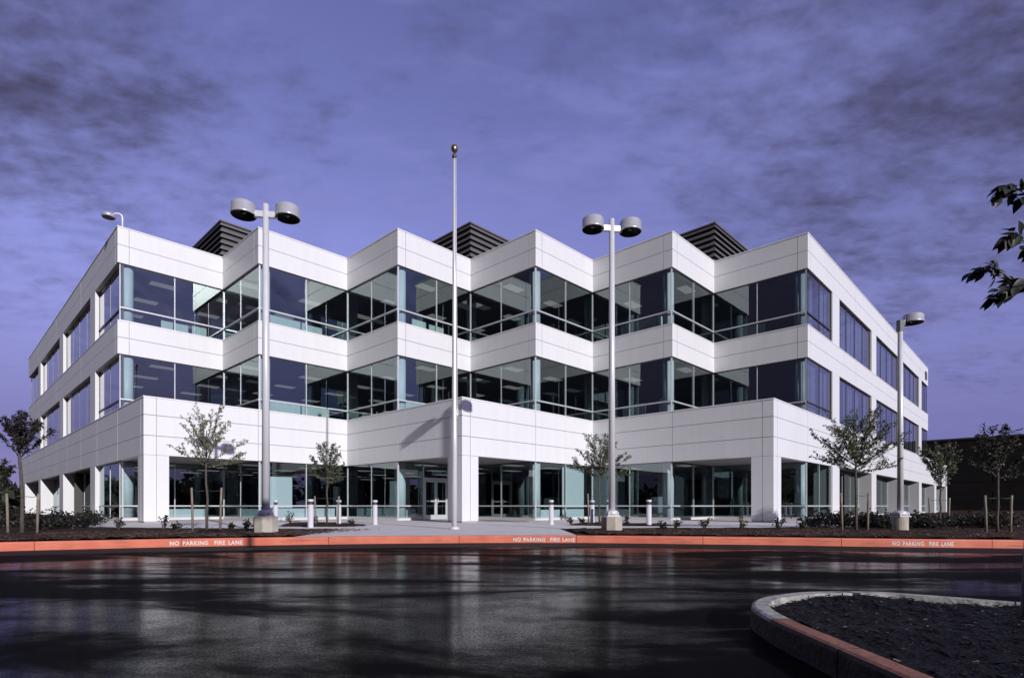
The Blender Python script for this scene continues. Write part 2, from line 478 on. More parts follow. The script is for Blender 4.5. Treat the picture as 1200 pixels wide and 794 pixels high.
def vj_for(pl, step):
    def f(i, L):
        c = []
        if convex(pl, i): c.append(0.5)
        if convex(pl, i + 1): c.append(L - 0.5)
        k = step
        if i == 0:                     # long left wall: measure from its near end
            while k < L: c.append(L - k); k += step
        else:
            while k < L - 0.3: c.append(k); k += step
        return c
    return f


band('parapet_band', UP, Z_BOT, Z_ROOF, [14.02], vj_for(UP, 10.0))
band('spandrel_band', UP, Z_B2B, Z_B2, [9.33], vj_for(UP, 10.0))
band('spandrel_band', LO, Z_SOF, Z_LOW, [3.91, 4.83], vj_for(LO, 5.0))


def coping(pl, z):
    mb = MB(); o = inset(pl, -0.025); i2 = inset(pl, 0.36)
    for k in range(len(pl) - 1):
        for (z0, z1) in ((z, z + 0.05),):
            mb.face([(*o[k], z0), (*o[k + 1], z0), (*o[k + 1], z1), (*o[k], z1)])
            mb.face([(*o[k], z1), (*o[k + 1], z1), (*i2[k + 1], z1), (*i2[k], z1)])
            mb.face([(*i2[k + 1], z0), (*i2[k], z0), (*i2[k], z1), (*i2[k + 1], z1)])
            mb.face([(*o[k + 1], z0), (*o[k], z0), (*i2[k], z0), (*i2[k + 1], z0)])
    mb.build('coping', M['coping'], B)


coping(UP, Z_ROOF + 0.003)
coping(LO, Z_LOW + 0.003)


def sill(pl, z):
    mb = MB(); o = inset(pl, -0.02); i2 = inset(pl, 0.12)
    for k in range(len(pl) - 1):
        mb.face([(*o[k], z), (*o[k + 1], z), (*o[k + 1], z + .04), (*o[k], z + .04)])
        mb.face([(*o[k], z + .04), (*o[k + 1], z + .04), (*i2[k + 1], z + .04), (*i2[k], z + .04)])
        mb.face([(*o[k + 1], z), (*o[k], z), (*i2[k], z), (*i2[k + 1], z)])
    mb.build('window_sill', M['coping'], B)


sill(UP, Z_B2 + 0.003)

# slabs, ceilings, roof
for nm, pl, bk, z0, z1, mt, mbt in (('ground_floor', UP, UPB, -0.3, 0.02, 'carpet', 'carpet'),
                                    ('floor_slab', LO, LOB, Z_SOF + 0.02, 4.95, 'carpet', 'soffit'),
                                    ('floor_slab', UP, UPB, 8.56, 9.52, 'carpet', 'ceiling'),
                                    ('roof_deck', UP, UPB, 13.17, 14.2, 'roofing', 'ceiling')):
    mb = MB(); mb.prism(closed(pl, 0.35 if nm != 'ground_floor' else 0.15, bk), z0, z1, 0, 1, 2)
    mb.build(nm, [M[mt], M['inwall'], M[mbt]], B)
# the terrace strip over the wider ground storey
for (a0, a1, b0, b1) in ((-9.66, -5, 10.34, 15), (0.34, 5, 0.34, 5), (10.34, 15, -9.66, -5)):
    mb = MB(); mb.box(a0, a1, b0, b1, 4.96, 5.2)
    mb.build('terrace_deck', M['roofing'], B)
# rear walls
for bxx in ((54.7, 55, -9.6, 52, 4.96, Z_ROOF), (-9.6, 54.7, 51.7, 52, 4.96, Z_ROOF), (69.7, 70, -9.6, 58, 0, Z_LOW), (-9.6, 69.7, 57.7, 58, 0, Z_LOW)):
    mb = MB(); mb.box(*bxx); mb.build('rear_wall', M['panel'], B)
# interior walls
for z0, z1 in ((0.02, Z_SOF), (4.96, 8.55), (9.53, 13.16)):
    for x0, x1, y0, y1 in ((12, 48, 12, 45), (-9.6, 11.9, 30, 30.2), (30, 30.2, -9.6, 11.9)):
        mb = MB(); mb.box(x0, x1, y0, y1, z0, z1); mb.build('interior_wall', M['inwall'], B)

# interior columns at every corner of the saw-tooth, through all storeys
CORN = UP[1:12]
colp = None
for i, (a, b) in enumerate(CORN):
    k = 0.50 if convex(UP, i + 1) else 0.85
    for z0, z1 in ((0.02, Z_SOF + 0.01), (4.96, 8.55), (9.53, 13.16)):
        mb = MB(); mb.lathe([(0.29, z0), (0.29, z1)], (a + k, b + k, 0), 22)
        mb.build('column', M['incol'], B)


# --- windows
def window(p, q, z0, z1, rail, panes, ins, gm, frame_m='alu', head=True, ends=(True, True), blinds=False):
    """glazing between local points p and q (outer line), set back by ins; frame is a sub-part"""
    a = Vector(p); b = Vector(q); L = (b - a).length; t = (b - a) / L; n = Vector((-t.y, t.x))
    A = a + n * ins; Bq = b + n * ins
    g = MB(); fr = MB()
    for k in range(panes):
        s0 = A + t * (L * k / panes); s1 = A + t * (L * (k + 1) / panes)
        g.face([(s0.x, s0.y, z0), (s1.x, s1.y, z0), (s1.x, s1.y, z1), (s0.x, s0.y, z1)])

    def bx(s0, s1, d0, d1, za, zb, m=0):
        c = [A + t * s0 + n * d0, A + t * s1 + n * d0, A + t * s1 + n * d1, A + t * s0 + n * d1]
        fr.prism([(v.x, v.y) for v in c], za, zb, m, m, m)
    for k in range(1, panes):
        s = L * k / panes
        bx(s - 0.022, s + 0.022, -0.02, 0.09, z0 + 0.05, z1 - 0.05, 0)
    if rail:
        bx(0.03, L - 0.03, -0.06, 0.05, rail - 0.035, rail + 0.035, 0)
    bx(0, L, -0.03, 0.06, z0, z0 + 0.05, 0)
    bx(0, L, -0.012, 0.06, z1 - 0.05, z1, 1)
    if ends[0]: bx(-0.0, 0.04, -0.03, 0.06, z0 + .05, z1 - .05, 0)
    if ends[1]: bx(L - 0.04, L, -0.03, 0.06, z0 + .05, z1 - .05, 0)
    w = g.build('window', M[gm], B)
    fr.build('window_frame', [M[frame_m], M['darkalu']], w)
    if blinds:
        bl = MB(); rnd = random.Random(int(p[0] * 7 + p[1] * 13 + z0 * 3))
        s = 0.15
        while s < L - 0.2:
            wd = rnd.uniform(0.25, 1.1)
            if rnd.random() < 0.7:
                c0 = A + t * s + n * 0.22; c1 = A + t * min(s + wd, L - .1) + n * 0.22
                zz = z0 + 0.02
                bl.face([(c0.x, c0.y, zz), (c1.x, c1.y, zz), (c1.x, c1.y, z1 - .02), (c0.x, c0.y, z1 - .02)])
            s += wd + rnd.uniform(0.03, 0.4)
        if bl.f: bl.build('blind', M['blind'], w)
    return w


for i in range(1, 11):                                      # the ten saw-tooth faces
    p, q = UP[i], UP[i + 1]
    ins = 0.1
    # trim so neighbouring panes meet at the inset corner
    a = Vector(p); b = Vector(q); L = (b - a).length; t = (b - a) / L
    e0 = ins if convex(UP, i) else -ins
    e1 = ins if convex(UP, i + 1) else -ins
    P = a + t * e0; Q = b - t * e1
    for z0, z1, rail in ((Z_B2 + 0.045, Z_BOT, 10.87), (Z_LOW + 0.01 - (0.55 if i in (1, 2, 5, 6, 9, 10) else 0), Z_B2B, 6.20)):
        window((P.x, P.y), (Q.x, Q.y), z0, z1, rail, 2, ins, 'glass')
    if i == 5:                                              # entrance face: door between two lights
        for s0, s1, z0 in ((0.1, 1.70, 0.1), (3.41, 5.1, 0.1), (1.70, 3.41, 2.23)):
            window((s0, 5), (s1, 5), z0, Z_SOF + 0.02, None if z0 > 1 else CAMZ, 1, ins, 'glass')
    else:
        window((P.x, P.y), (Q.x, Q.y), 0.1, Z_SOF + 0.02, CAMZ, 2, ins, 'glass')
    mb = MB(); n = Vector((-t.y, t.x))
    spans = ((P, Q),) if i != 5 else ((P, Vector((1.70, 5))), (Vector((3.41, 5)), Q))
    for u, v in spans:
        c = [u + n * 0.04, v + n * 0.04, v + n * 0.2, u + n * 0.2]
        mb.prism([(w.x, w.y) for w in c], 0.004, 0.098)
    mb.build('window_base', M['concrete'], B)

RIGHT = [(15, 19.6), (21.1, 29.5), (31, 39.5), (41, 49.5), (51, 55)]
LEFT = [(15, 20.6), (22, 31.8), (33.4, 43.6), (45, 52)]
for k, (s0, s1) in enumerate(RIGHT):
    for z0, z1, rail in ((Z_B2 + .045, Z_BOT, 10.87), (Z_LOW + 0.055, Z_B2B, 6.20)):
        window((s0 + (.1 if k == 0 else 0), -10), (s1, -10), z0, z1, rail if k == 0 else None, 2 if k == 0 else 4, 0.1 if k == 0 else 0.14, 'sideglass', 'darkalu', blinds=True)
for k, (s0, s1) in enumerate(LEFT):
    for z0, z1, rail in ((Z_B2 + .045, Z_BOT, 10.87), (Z_LOW + 0.055, Z_B2B, 6.20)):
        window((-10, s1), (-10, s0 + (.1 if k == 0 else 0)), z0, z1, rail if k == 0 else None, 2 if k == 0 else 4, 0.22, 'sideglass', 'darkalu', blinds=True)

# piers between the side windows, upper storeys
for z0, z1 in ((Z_B2 + .043, Z_BOT), (Z_LOW + .053, Z_B2B)):
    for k in range(len(RIGHT) - 1):
        mb = MB(); mb.box(RIGHT[k][1], RIGHT[k + 1][0], -9.995, -9.6, z0, z1); mb.build('pier', M['panel'], B)
    for k in range(len(LEFT) - 1):
        mb = MB(); mb.box(-9.995, -9.6, LEFT[k][1], LEFT[k + 1][0], z0, z1); mb.build('pier', M['panel'], B)

# ground storey: corner piers, side piers with deep reveals, recessed glazing
def pier_ground(a0, a1, b0, b1, joints=()):
    mb = MB(); am, bm = (a0 + a1) / 2, (b0 + b1) / 2
    for x0, x1 in ((a0, am - .012), (am + .012, a1)):
        for y0, y1 in ((b0, bm - .012), (bm + .012, b1)): mb.box(x0, x1, y0, y1, 0.06, Z_SOF - .012, 0)
    mb.box(a0 + .04, a1 - .04, b0 + .04, b1 - .04, 0.06, Z_SOF + .02, 1)
    mb.box(a0 + .03, a1 - .03, b0 + .03, b1 - .03, 0, 0.06, 1)
    return mb.build('corner_pier', [M['panel'], M['joint']], B)


for (a, b) in ((-10, 10), (0, 0), (10, -10)):
    pier_ground(a + 0.003, a + 1.0, b + 0.003, b + 1.0)
GR = [(15, 19.6), (21.1, 29.5), (31, 39.5), (41, 49.5), (51, 59.5), (61, 69.0)]
GL = [(15, 20.6), (22, 31.8), (33.4, 43.6), (45, 55.0)]
for k in range(len(GR)):
    s0, s1 = GR[k]
    window((s0 + (.1 if k == 0 else 0), -10), (s1, -10), 0.1, Z_SOF + .02, CAMZ, 2 if k == 0 else 4, 0.1 if k == 0 else 0.85, 'glass', 'alu')
    e = GR[k + 1][0] if k < len(GR) - 1 else 70
    mb = MB(); mb.box(s1, e, -9.997, -9.0, 0, Z_SOF); mb.build('pier', M['panel'], B)
    mb = MB(); mb.box(s0, s1, -9.95 if k == 0 else -9.2, -9.6 if k == 0 else -9.0, 0.004, 0.098); mb.build('window_base', M['concrete'], B)
for k in range(len(GL)):
    s0, s1 = GL[k]
    window((-10, s1), (-10, s0 + (.1 if k == 0 else 0)), 0.1, Z_SOF + .02, CAMZ, 2 if k == 0 else 4, 0.22 if k == 0 else 0.85, 'glass', 'alu')
    e = GL[k + 1][0] if k < len(GL) - 1 else 58
    mb = MB(); mb.box(-9.997, -9.0, s1, e, 0, Z_SOF); mb.build('pier', M['panel'], B)
    mb = MB(); mb.box(-9.85 if k == 0 else -9.2, -9.6 if k == 0 else -9.0, s0, s1, 0.004, 0.098); mb.build('window_base', M['concrete'], B)

# entrance double door: frame part, leaves and handles as sub-parts
fr = MB()
fr.box(1.70, 1.77, 5.06, 5.18, 0.0, 2.23); fr.box(3.34, 3.41, 5.06, 5.18, 0.0, 2.23); fr.box(1.77, 3.34, 5.06, 5.18, 2.15, 2.23)
door = fr.build('entrance_door', M['alu'], B)
for s0, s1, hs in ((1.78, 2.55, 2.47), (2.56, 3.33, 2.64)):
    lf = MB()
    lf.box(s0, s0 + .09, 5.09, 5.14, 0.02, 2.14); lf.box(s1 - .09, s1, 5.09, 5.14, 0.02, 2.14)
    lf.box(s0 + .09, s1 - .09, 5.09, 5.14, 0.02, 0.27); lf.box(s0 + .09, s1 - .09, 5.09, 5.14, 2.04, 2.14)
    lf.box(s0 + .09, s1 - .09, 5.07, 5.13, 0.98, 1.05)
    lf.build('door_leaf', M['alu'], door)
    pn = MB(); pn.face([(s0 + .09, 5.115, .27), (s1 - .09, 5.115, .27), (s1 - .09, 5.115, 2.04), (s0 + .09, 5.115, 2.04)])
    pn.build('door_glass', M['glass'], door)
    hd = MB(); hd.tube([(hs, 5.08, 0.88), (hs, 5.02, 0.88), (hs, 5.02, 1.2), (hs, 5.08, 1.2)], [.014] * 4, 8)
    hd.build('door_handle', M['coping'], door)

# pale linings just inside the ground-floor glass
for (a0, a1, b0, b1, z0, z1) in ((7.7, 9.7, .42, .5, .1, 2.95), (-4.2, -3.0, 10.5, 10.58, .1, 2.3), (-4.0, -.6, 10.3, 10.36, .1, .62), (.9, 1.5, 5.5, 5.56, .1, .62),
                                 (10.45, 10.52, -1.4, -.6, .1, 2.7), (11.0, 11.06, -4.4, -3.2, .1, 1.25), (-9.0, -5.7, 15.4, 15.46, .1, .62), (5.8, 7.4, .35, .41, .1, .55)):
    mb = MB(); mb.box(a0, a1, b0, b1, z0, z1); mb.build('interior_screen', M['incol'], B)
# ceiling lights
for floor_z, zc in ((1, 8.56), (2, 13.17), (0, Z_SOF + 0.02)):
    spots = []
    for (a, b) in [(x, y) for x in (-7.5, -4.0, -0.5, 3.0, 6.5, 10.0, 13.5, 17.0, 20.5, 24) for y in (-7.5, -4.0, -0.5, 3.0, 6.5, 10.0, 13.5, 17.0, 20.5, 24)]:
        inside = (a > -9.5 and b > 15.5) or (a > -4.5 and b > 10.5) or (a > .5 and b > 5.5) or (a > 5.5 and b > 0.5) or (a > 10.5 and b > -4.5) or (a > 15.5 and b > -9.5)
        if inside and not (a > 11.5 and b > 11.5):
            spots.append((a, b))
    for (a, b) in spots[:33]:
        mb = MB(); mb.box(a - .6, a + .6, b - .3, b + .3, zc - 0.03, zc - 0.002); mb.build('ceiling_light', M['lit'], B)

# roof plant screens
def roof_screen(a, b, la, lb):
    mb = MB(); z0, z1 = 14.25, 18.60
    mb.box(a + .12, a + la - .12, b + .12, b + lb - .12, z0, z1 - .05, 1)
    z = z0
    while z < z1 - 0.2:
        h = 0.37
        # sloping blade on the two seen and two hidden sides
        o0, o1 = 0.13, -0.03
        c_in = [(a + o0, b + o0), (a + la - o0, b + o0), (a + la - o0, b + lb - o0), (a + o0, b + lb - o0)]
        c_out = [(a + o1, b + o1), (a + la - o1, b + o1), (a + la - o1, b + lb - o1), (a + o1, b + lb - o1)]
        for k in range(4):
            j = (k + 1) % 4
            mb.face([(*c_out[k], z), (*c_out[j], z), (*c_out[j], z + 0.06), (*c_out[k], z + 0.06)])
            mb.face([(*c_out[k], z + 0.06), (*c_out[j], z + 0.06), (*c_in[j], z + 0.30), (*c_in[k], z + 0.30)])
            mb.face([(*c_in[k], z + 0.24), (*c_in[j], z + 0.24), (*c_out[j], z), (*c_out[k], z)])
        z += h
    mb.box(a - .03, a + la + .03, b - .03, b + lb + .03, z1 - 0.05, z1 + 0.04)
    mb.build('roof_screen', [M['screen'], M['screenback']], B)


roof_screen(-4.0, 18.3, 6.5, 8)
roof_screen(7.0, 7.24, 7, 7)
roof_screen(17.7, -3.86, 8, 6.5)
mb = MB(); mb.box(53.0, 54.0, -10.06, -10.0, 13.55, 14.35); mb.build('wall_vent', M['darkalu'], B)


def loc2w(a, b, z=0):
    return (OX + math.sin(TH) * a - math.cos(TH) * b, OY + math.cos(TH) * a + math.sin(TH) * b, z)


# gooseneck light at the roof corner
rl = empty('roof_lamp', loc2w(-9.72, 15.35, Z_ROOF + .05), R(195), 'small white gooseneck lamp standing on the roof parapet corner', 'lamp')
mb = MB(); mb.tube([(0, 0, -.02), (0, 0, .62), (.04, 0, .74), (.14, 0, .80), (.28, 0, .80), (.42, 0, .74)], [.04] * 6, 10); mb.build('pole', M['coping'], rl)
mb = MB(); mb.lathe([(0.30, -0.12), (0.31, -0.02), (0.22, 0.10), (0.08, 0.16)], (.62, 0, .66), 18); hd = mb.build('lamp_shade', M['head'], rl)
mb = MB(); mb.lathe([(0.27, -0.124), (0.26, -0.127)], (.62, 0, .66), 18); mb.build('lens', M['headin'], hd)

# cubicle partitions seen through the glass: (face, along, depth, floor z, width, label)
def partition(a, b, ang, z, w, h, label):
    o = empty('cubicle_partition', loc2w(a, b, z), math.pi / 2 - TH + ang, label, 'partition', 'office partitions behind the upper windows')
    m1 = MB(); m1.box(-w / 2, w / 2, -.03, .03, 0.05, h); m1.build('fabric_panel', M['partition'], o)
    m2 = MB(); m2.box(-w / 2 - .02, w / 2 + .02, -.035, .035, h, h + .03); m2.box(-w / 2 - .03, -w / 2, -.035, .035, 0, h)
    m2.box(w / 2, w / 2 + .03, -.035, .035, 0, h); m2.box(-w / 2 - .03, w / 2 + .03, -.06, .06, -0.008, .05); m2.build('frame', M['alu'], o)


PT = [(-7.0, 16.6, 0, 9.53, 1.3, 'top-floor partition behind the leftmost corner glass of the white front'),
      (-5.8, 16.4, 0, 9.53, .7, 'narrow top-floor partition beside the first inner corner from the left'),
      (-3.2, 11.3, 0, 9.53, 2.6, 'long top-floor partition seen just right of the left twin lamp pole'),
      (-1.4, 11.5, 0, 9.53, 1.2, 'short top-floor partition near the inner corner right of the left twin lamp'),
      (2.3, 6.3, 0, 9.53, .9, 'top-floor partition in the glass just left of the flagpole top half'),
      (3.6, 6.4, 0, 9.53, 1.0, 'top-floor partition right behind the flagpole'),
      (7.0, 2.4, 1.57, 9.53, 1.0, 'top-floor partition in the tooth right of the flagpole'),
      (11.0, -2.4, 1.57, 9.53, 2.2, 'wide top-floor partition behind the right twin lamp pole'),
      (11.3, -3.8, 0, 9.53, 1.2, 'top-floor partition at the corner right of the right twin lamp'),
      (16.2, -6.6, 1.57, 9.53, 1.6, 'top-floor partition in the large bay near the right end of the front'),
      (-3.0, 11.3, 0, 4.96, 2.8, 'long middle-floor partition right of the left twin lamp pole'),
      (-1.0, 11.6, 0, 4.96, 1.4, 'middle-floor partition left of the inner corner above the small round tree'),
      (1.6, 6.3, 0, 4.96, 1.9, 'middle-floor partition above the entrance door'),
      (5.9, 1.3, 0, 4.96, 1.3, 'middle-floor partition in the glass above the entrance pier'),
      (11.2, -2.0, 1.57, 4.96, 1.4, 'middle-floor partition right of the right twin lamp pole'),
      (11.0, -4.0, 0, 4.96, .9, 'narrow middle-floor partition by the corner column above the dark loggia')]
for a, b, ang, z, w, lab in PT:
    partition(a, b, ang, z + .01, w, 1.5, lab)

# ------------------------------------------------------------------ ground
KP = [(-60, -14.0), (-30, 2.2), (-16, 9.1), (-10.6, 11.57), (-9.3, 12.15), (-7.8, 12.75), (-6.05, 13.25), (-4.19, 13.72), (-2.1, 14.05), (0, 14.22), (2.2, 14.15),
      (4.2, 13.80), (6.2, 13.42), (7.94, 12.96), (9.6, 12.62), (11.16, 12.36), (16, 11.5), (30, 8.6), (60, 2.0)]


def smooth_line(pts, step=0.25):
    out = []
    for i in range(len(pts) - 1):
        p0 = Vector(pts[max(i - 1, 0)]); p1 = Vector(pts[i]); p2 = Vector(pts[i + 1]); p3 = Vector(pts[min(i + 2, len(pts) - 1)])
        n = max(2, int((p2 - p1).length / step))
        for k in range(n):
            t = k / n
            out.append(0.5 * ((2 * p1) + (p2 - p0) * t + (2 * p0 - 5 * p1 + 4 * p2 - p3) * t * t + (3 * p1 - p0 - 3 * p2 + p3) * t ** 3))
    out.append(Vector(pts[-1]))
    return out


KL = smooth_line(KP)


def normals(pl):
    out = []
    for i in range(len(pl)):
        t = (pl[min(i + 1, len(pl) - 1)] - pl[max(i - 1, 0)]).normalized()
        out.append(Vector((-t.y, t.x)))
    return out


KN = normals(KL)
KS = [0.0]
for i in range(1, len(KL)): KS.append(KS[-1] + (KL[i] - KL[i - 1]).length)


def sweep(mb, pl, ns, prof, mats, gap_every=None, ss=None, gap=0.012):
    last = None; acc = 0
    rows = []
    for p, n in zip(pl, ns):
        rows.append([(p.x + n.x * d, p.y + n.y * d, z) for d, z in prof])
    for i in range(len(pl) - 1):
        A, C = rows[i], rows[i + 1]
        if gap_every and int(ss[i] / gap_every) != int(ss[i + 1] / gap_every):
            ln = ss[i + 1] - ss[i]; f = 1 - gap / ln
            mid = [tuple(a[k] + (c[k] - a[k]) * f for k in range(3)) for a, c in zip(A, C)]
            mb.face(list(reversed(mid)), mats[0]); mb.face(C, mats[0])
            C = mid
        for k in range(len(prof) - 1):
            mb.face([A[k + 1], A[k], C[k], C[k + 1]], mats[k])


mb = MB()
sweep(mb, KL, KN, [(0.012, ROAD - .1), (0.0, -0.03), (0.008, -0.008), (0.03, 0.0), (0.155, 0.0), (0.16, -0.25)], [0, 0, 0, 0, 1], 3.1, KS)
kerb = mb.build('kerb', [M['red'], M['kerbcon']]); tag(kerb, 'long red-painted kerb curving along the fire lane before the building', None, None, 'structure')


def lettering(txt, px, d, width):
    cu = bpy.data.curves.new('lettering', 'FONT'); cu.body = txt; cu.size = 0.125; cu.space_word = 1.5; cu.offset = 0.0045
    cu.space_character = 1.12; cu.resolution_u = 3
    to = bpy.data.objects.new('lettering', cu); COL.objects.link(to)
    bpy.context.view_layer.update()
    me = bpy.data.meshes.new_from_object(to.evaluated_get(bpy.context.evaluated_depsgraph_get()))
    bpy.data.objects.remove(to); bpy.data.curves.remove(cu)
    xs = [v.co.x for v in me.vertices]; w0, w1 = min(xs), max(xs)
    X = gx(px, d)
    i0 = min(range(len(KL)), key=lambda i: abs(KL[i].x - X)); s0 = KS[i0] - width / 2
    for v in me.vertices:
        s = s0 + (v.co.x - w0) / (w1 - w0) * width
        i = 0
        while KS[i + 1] < s: i += 1
        f = (s - KS[i]) / (KS[i + 1] - KS[i])
        p = KL[i].lerp(KL[i + 1], f); n = KN[i].lerp(KN[i + 1], f)
        z = -0.148 + v.co.y * 1.05
        dd = -0.003
        dd += 0.012 * (-0.03 - z) / 0.26
        v.co = (p.x + n.x * dd, p.y + n.y * dd, z)
    me.materials.clear(); me.materials.append(M['white_letter'])
    o = bpy.data.objects.new('lettering', me); COL.objects.link(o); o.parent = kerb


lettering('NO PARKING  FIRE LANE', 239, 12.95, 1.52)
lettering('NO PARKING  FIRE LANE', 640, 14.2, 1.57)
lettering('NO PARKING  FIRE LANE', 1083, 12.75, 1.24)

mb = MB()
sweep(mb, KL, KN, [(-1.45, ROAD + .004), (0.011, ROAD + .004)], [0])
M['matte_strip'] = mat('matte_strip_asphalt', (0.006, 0.0055, 0.0055), 0.6, spec=0.12, scale=1.5, col2=(0.016, 0.015, 0.014), detail=8, bump=0.4, bscale=60)  # matte strip added to dull the kerb's mirror image in the road
for f in range(len(mb.f)): mb.f[f] = tuple(reversed(mb.f[f]))
tag(mb.build('matte_strip', M['matte_strip']), None, None, None, 'structure')
# road: everything on the near side of the kerb
mb = MB()
far = -90
for i in range(len(KL) - 1):
    a, b = KL[i] + KN[i] * .01, KL[i + 1] + KN[i + 1] * .01
    mb.face([(a.x, a.y, ROAD), (a.x, far, ROAD), (b.x, far, ROAD), (b.x, b.y, ROAD)])
tag(mb.build('road', M['asphalt']), None, None, None, 'structure')
mb = MB(); mb.face([(-2500, -2500, -0.32), (2500, -2500, -0.32), (2500, 2500, -0.32), (-2500, 2500, -0.32)])
tag(mb.build('ground', M['fieldgrass']), None, None, None, 'structure')

# site pad (mulch level) and concrete walks
mb = MB()
k0 = [i for i in range(len(KL)) if -29 < KL[i].x < 40]
front = [KL[i] + KN[i] * .157 for i in k0]
mb.prism([(p.x, p.y) for p in front] + [(95, 110), (-75, 110)], -0.5, -0.02)
tag(mb.build('planting_bed', M['mulch']), None, None, None, 'structure')


def P(px, d): return (gx(px, d), d)


walk = MB()
ent = [P(353, 13.7), P(403, 17.7), P(300, 17.9), P(120, 17.9)]
# kerb-side apron and walk as one outline, z = 0
kx = [KL[i] + KN[i] * .157 for i in range(len(KL)) if gx(345, 13.6) < KL[i].x < gx(678, 14.2)]
out = [(p.x, p.y) for p in kx] + [P(656, 18.4), P(990, 19.0)]
# right end meets the building, run behind the facade line, come back on the left
out += [loc2w(22, -12)[:2], loc2w(22, -6)[:2], loc2w(11, 5)[:2], loc2w(5, 11)[:2], loc2w(-6, 22)[:2], loc2w(-12, 22)[:2], P(105, 19.2), P(300, 18.2), P(402, 18.0)]
walk.poly(out, 0.0)
tag(walk.build('pavement', M['concrete']), None, None, None, 'structure')


def bed(name, pts, h, seed, step=0.22):
    """raised, lumpy mulch bed"""
    mb = MB()
    from mathutils import noise as N
    from mathutils.geometry import intersect_point_tri_2d
    xs = [p[0] for p in pts]; ys = [p[1] for p in pts]

    def inside(x, y):
        c = False; j = len(pts) - 1
        for i in range(len(pts)):
            if (pts[i][1] > y) != (pts[j][1] > y) and x < (pts[j][0] - pts[i][0]) * (y - pts[i][1]) / (pts[j][1] - pts[i][1]) + pts[i][0]: c = not c
            j = i
        return c

    def edge(x, y):
        d = 9
        for i in range(len(pts)):
            a = Vector(pts[i]); b = Vector(pts[(i + 1) % len(pts)]); q = Vector((x, y))
            t = max(0, min(1, (q - a).dot(b - a) / max((b - a).length_squared, 1e-9)))
            d = min(d, (q - a - (b - a) * t).length)
        return d
    nx = int((max(xs) - min(xs)) / step) + 2; ny = int((max(ys) - min(ys)) / step) + 2
    idx = {}
    for i in range(nx):
        for j in range(ny):
            x = min(xs) + i * step; y = min(ys) + j * step
            if inside(x, y):
                e = min(1, edge(x, y) / 0.35)
                z = 0.004 + h * math.sqrt(e) * (0.75 + 0.5 * N.noise(Vector((x * 1.3, y * 1.3, seed)))) + 0.012 * N.noise(Vector((x * 7, y * 7, seed)))
                idx[i, j] = len(mb.v); mb.v.append((x, y, max(0.003, z)))
    for (i, j) in list(idx):
        k = [(i, j), (i + 1, j), (i + 1, j + 1), (i, j + 1)]
        if all(q in idx for q in k):
            mb.f.append(tuple(idx[q] for q in k)); mb.m.append(0); mb.s.append(True)
    return tag(mb.build(name, M['mulch']), None, None, None, 'structure')


kl = [KL[i] + KN[i] * .17 for i in range(len(KL)) if -24 < KL[i].x < gx(352, 13.7)]
BL1 = [(p.x, p.y) for p in kl] + [P(402, 17.9), P(300, 18.1), P(110, 19.1), (-24, 21)]
kr = [KL[i] + KN[i] * .17 for i in range(len(KL)) if gx(682, 14.2) < KL[i].x < 26]
BR1 = [(p.x, p.y) for p in kr] + [(26, 26), P(985, 19.1), P(657, 18.3)]
bed('planting_bed', BL1, 0.05, 1.0)
bed('planting_bed', BR1, 0.05, 2.0)
BL2 = [P(322, 20.2), P(405, 20.0), P(437, 21.3), P(400, 25.0), P(335, 24.0)]
BR2 = [P(658, 21.6), P(735, 20.6), P(800, 20.8), P(760, 23.3), P(690, 25.5)]
bed('planting_bed', BL2, 0.06, 3.0)
bed('planting_bed', BR2, 0.06, 4.0)

# foreground island
IO = [(1.80, -6), (1.79, 0), (1.78, 2.5), (1.775, 3.3), (1.785, 3.86), (1.87, 4.36), (2.09, 4.72), (2.385, 4.94), (2.73, 5.08), (3.24, 5.09), (3.6, 4.90), (4.3, 4.35), (5.4, 3.3), (7.5, 0.8), (9, -2), (9.5, -6)]
IL = smooth_line(IO, 0.07); IN = [-n for n in normals(IL)]
IS = [0.0]
for i in range(1, len(IL)): IS.append(IS[-1] + (IL[i] - IL[i - 1]).length)
mb = MB()
cut = [i for i in range(len(IL)) if IL[i].y > 3.84 and IL[i].x < 2][0]
prof = [(-0.005, ROAD - .05), (0.0, -0.05), (0.008, -0.028), (0.03, -0.02), (0.13, -0.022), (0.135, -0.2)]
sweep(mb, IL[:cut + 1], IN[:cut + 1], prof, [2, 2, 0, 0, 1], 3.0, IS)
sweep(mb, IL[cut:], IN[cut:], prof, [2, 1, 1, 1, 1], 1.3, IS[cut:])
for f in range(len(mb.f)): mb.f[f] = tuple(reversed(mb.f[f]))
M['kerbface'] = mat('dark_kerb_face', (0.018, 0.017, 0.016), 0.6, spec=0.25, col2=(0.055, 0.052, 0.05), scale=6, detail=9, bump=0.5, bscale=25)  # outer faces darker than the kerb top
ik = mb.build('kerb', [M['worndimred'], M['kerbcon'], M['kerbface']])
tag(ik, 'chipped concrete kerb around the foreground island, orange paint on its near side', None, None, 'structure')
from mathutils import noise as MN
mb = MB(); idx = {}
ins_pl = [p + n * 0.15 for p, n in zip(IL, IN)]
st = 0.05


def in_island(x, y):
    c = False; j = len(ins_pl) - 1
    for i in range(len(ins_pl)):
        pi, pj = ins_pl[i], ins_pl[j]
        if (pi.y > y) != (pj.y > y) and x < (pj.x - pi.x) * (y - pi.y) / (pj.y - pi.y) + pi.x: c = not c
        j = i
    return c


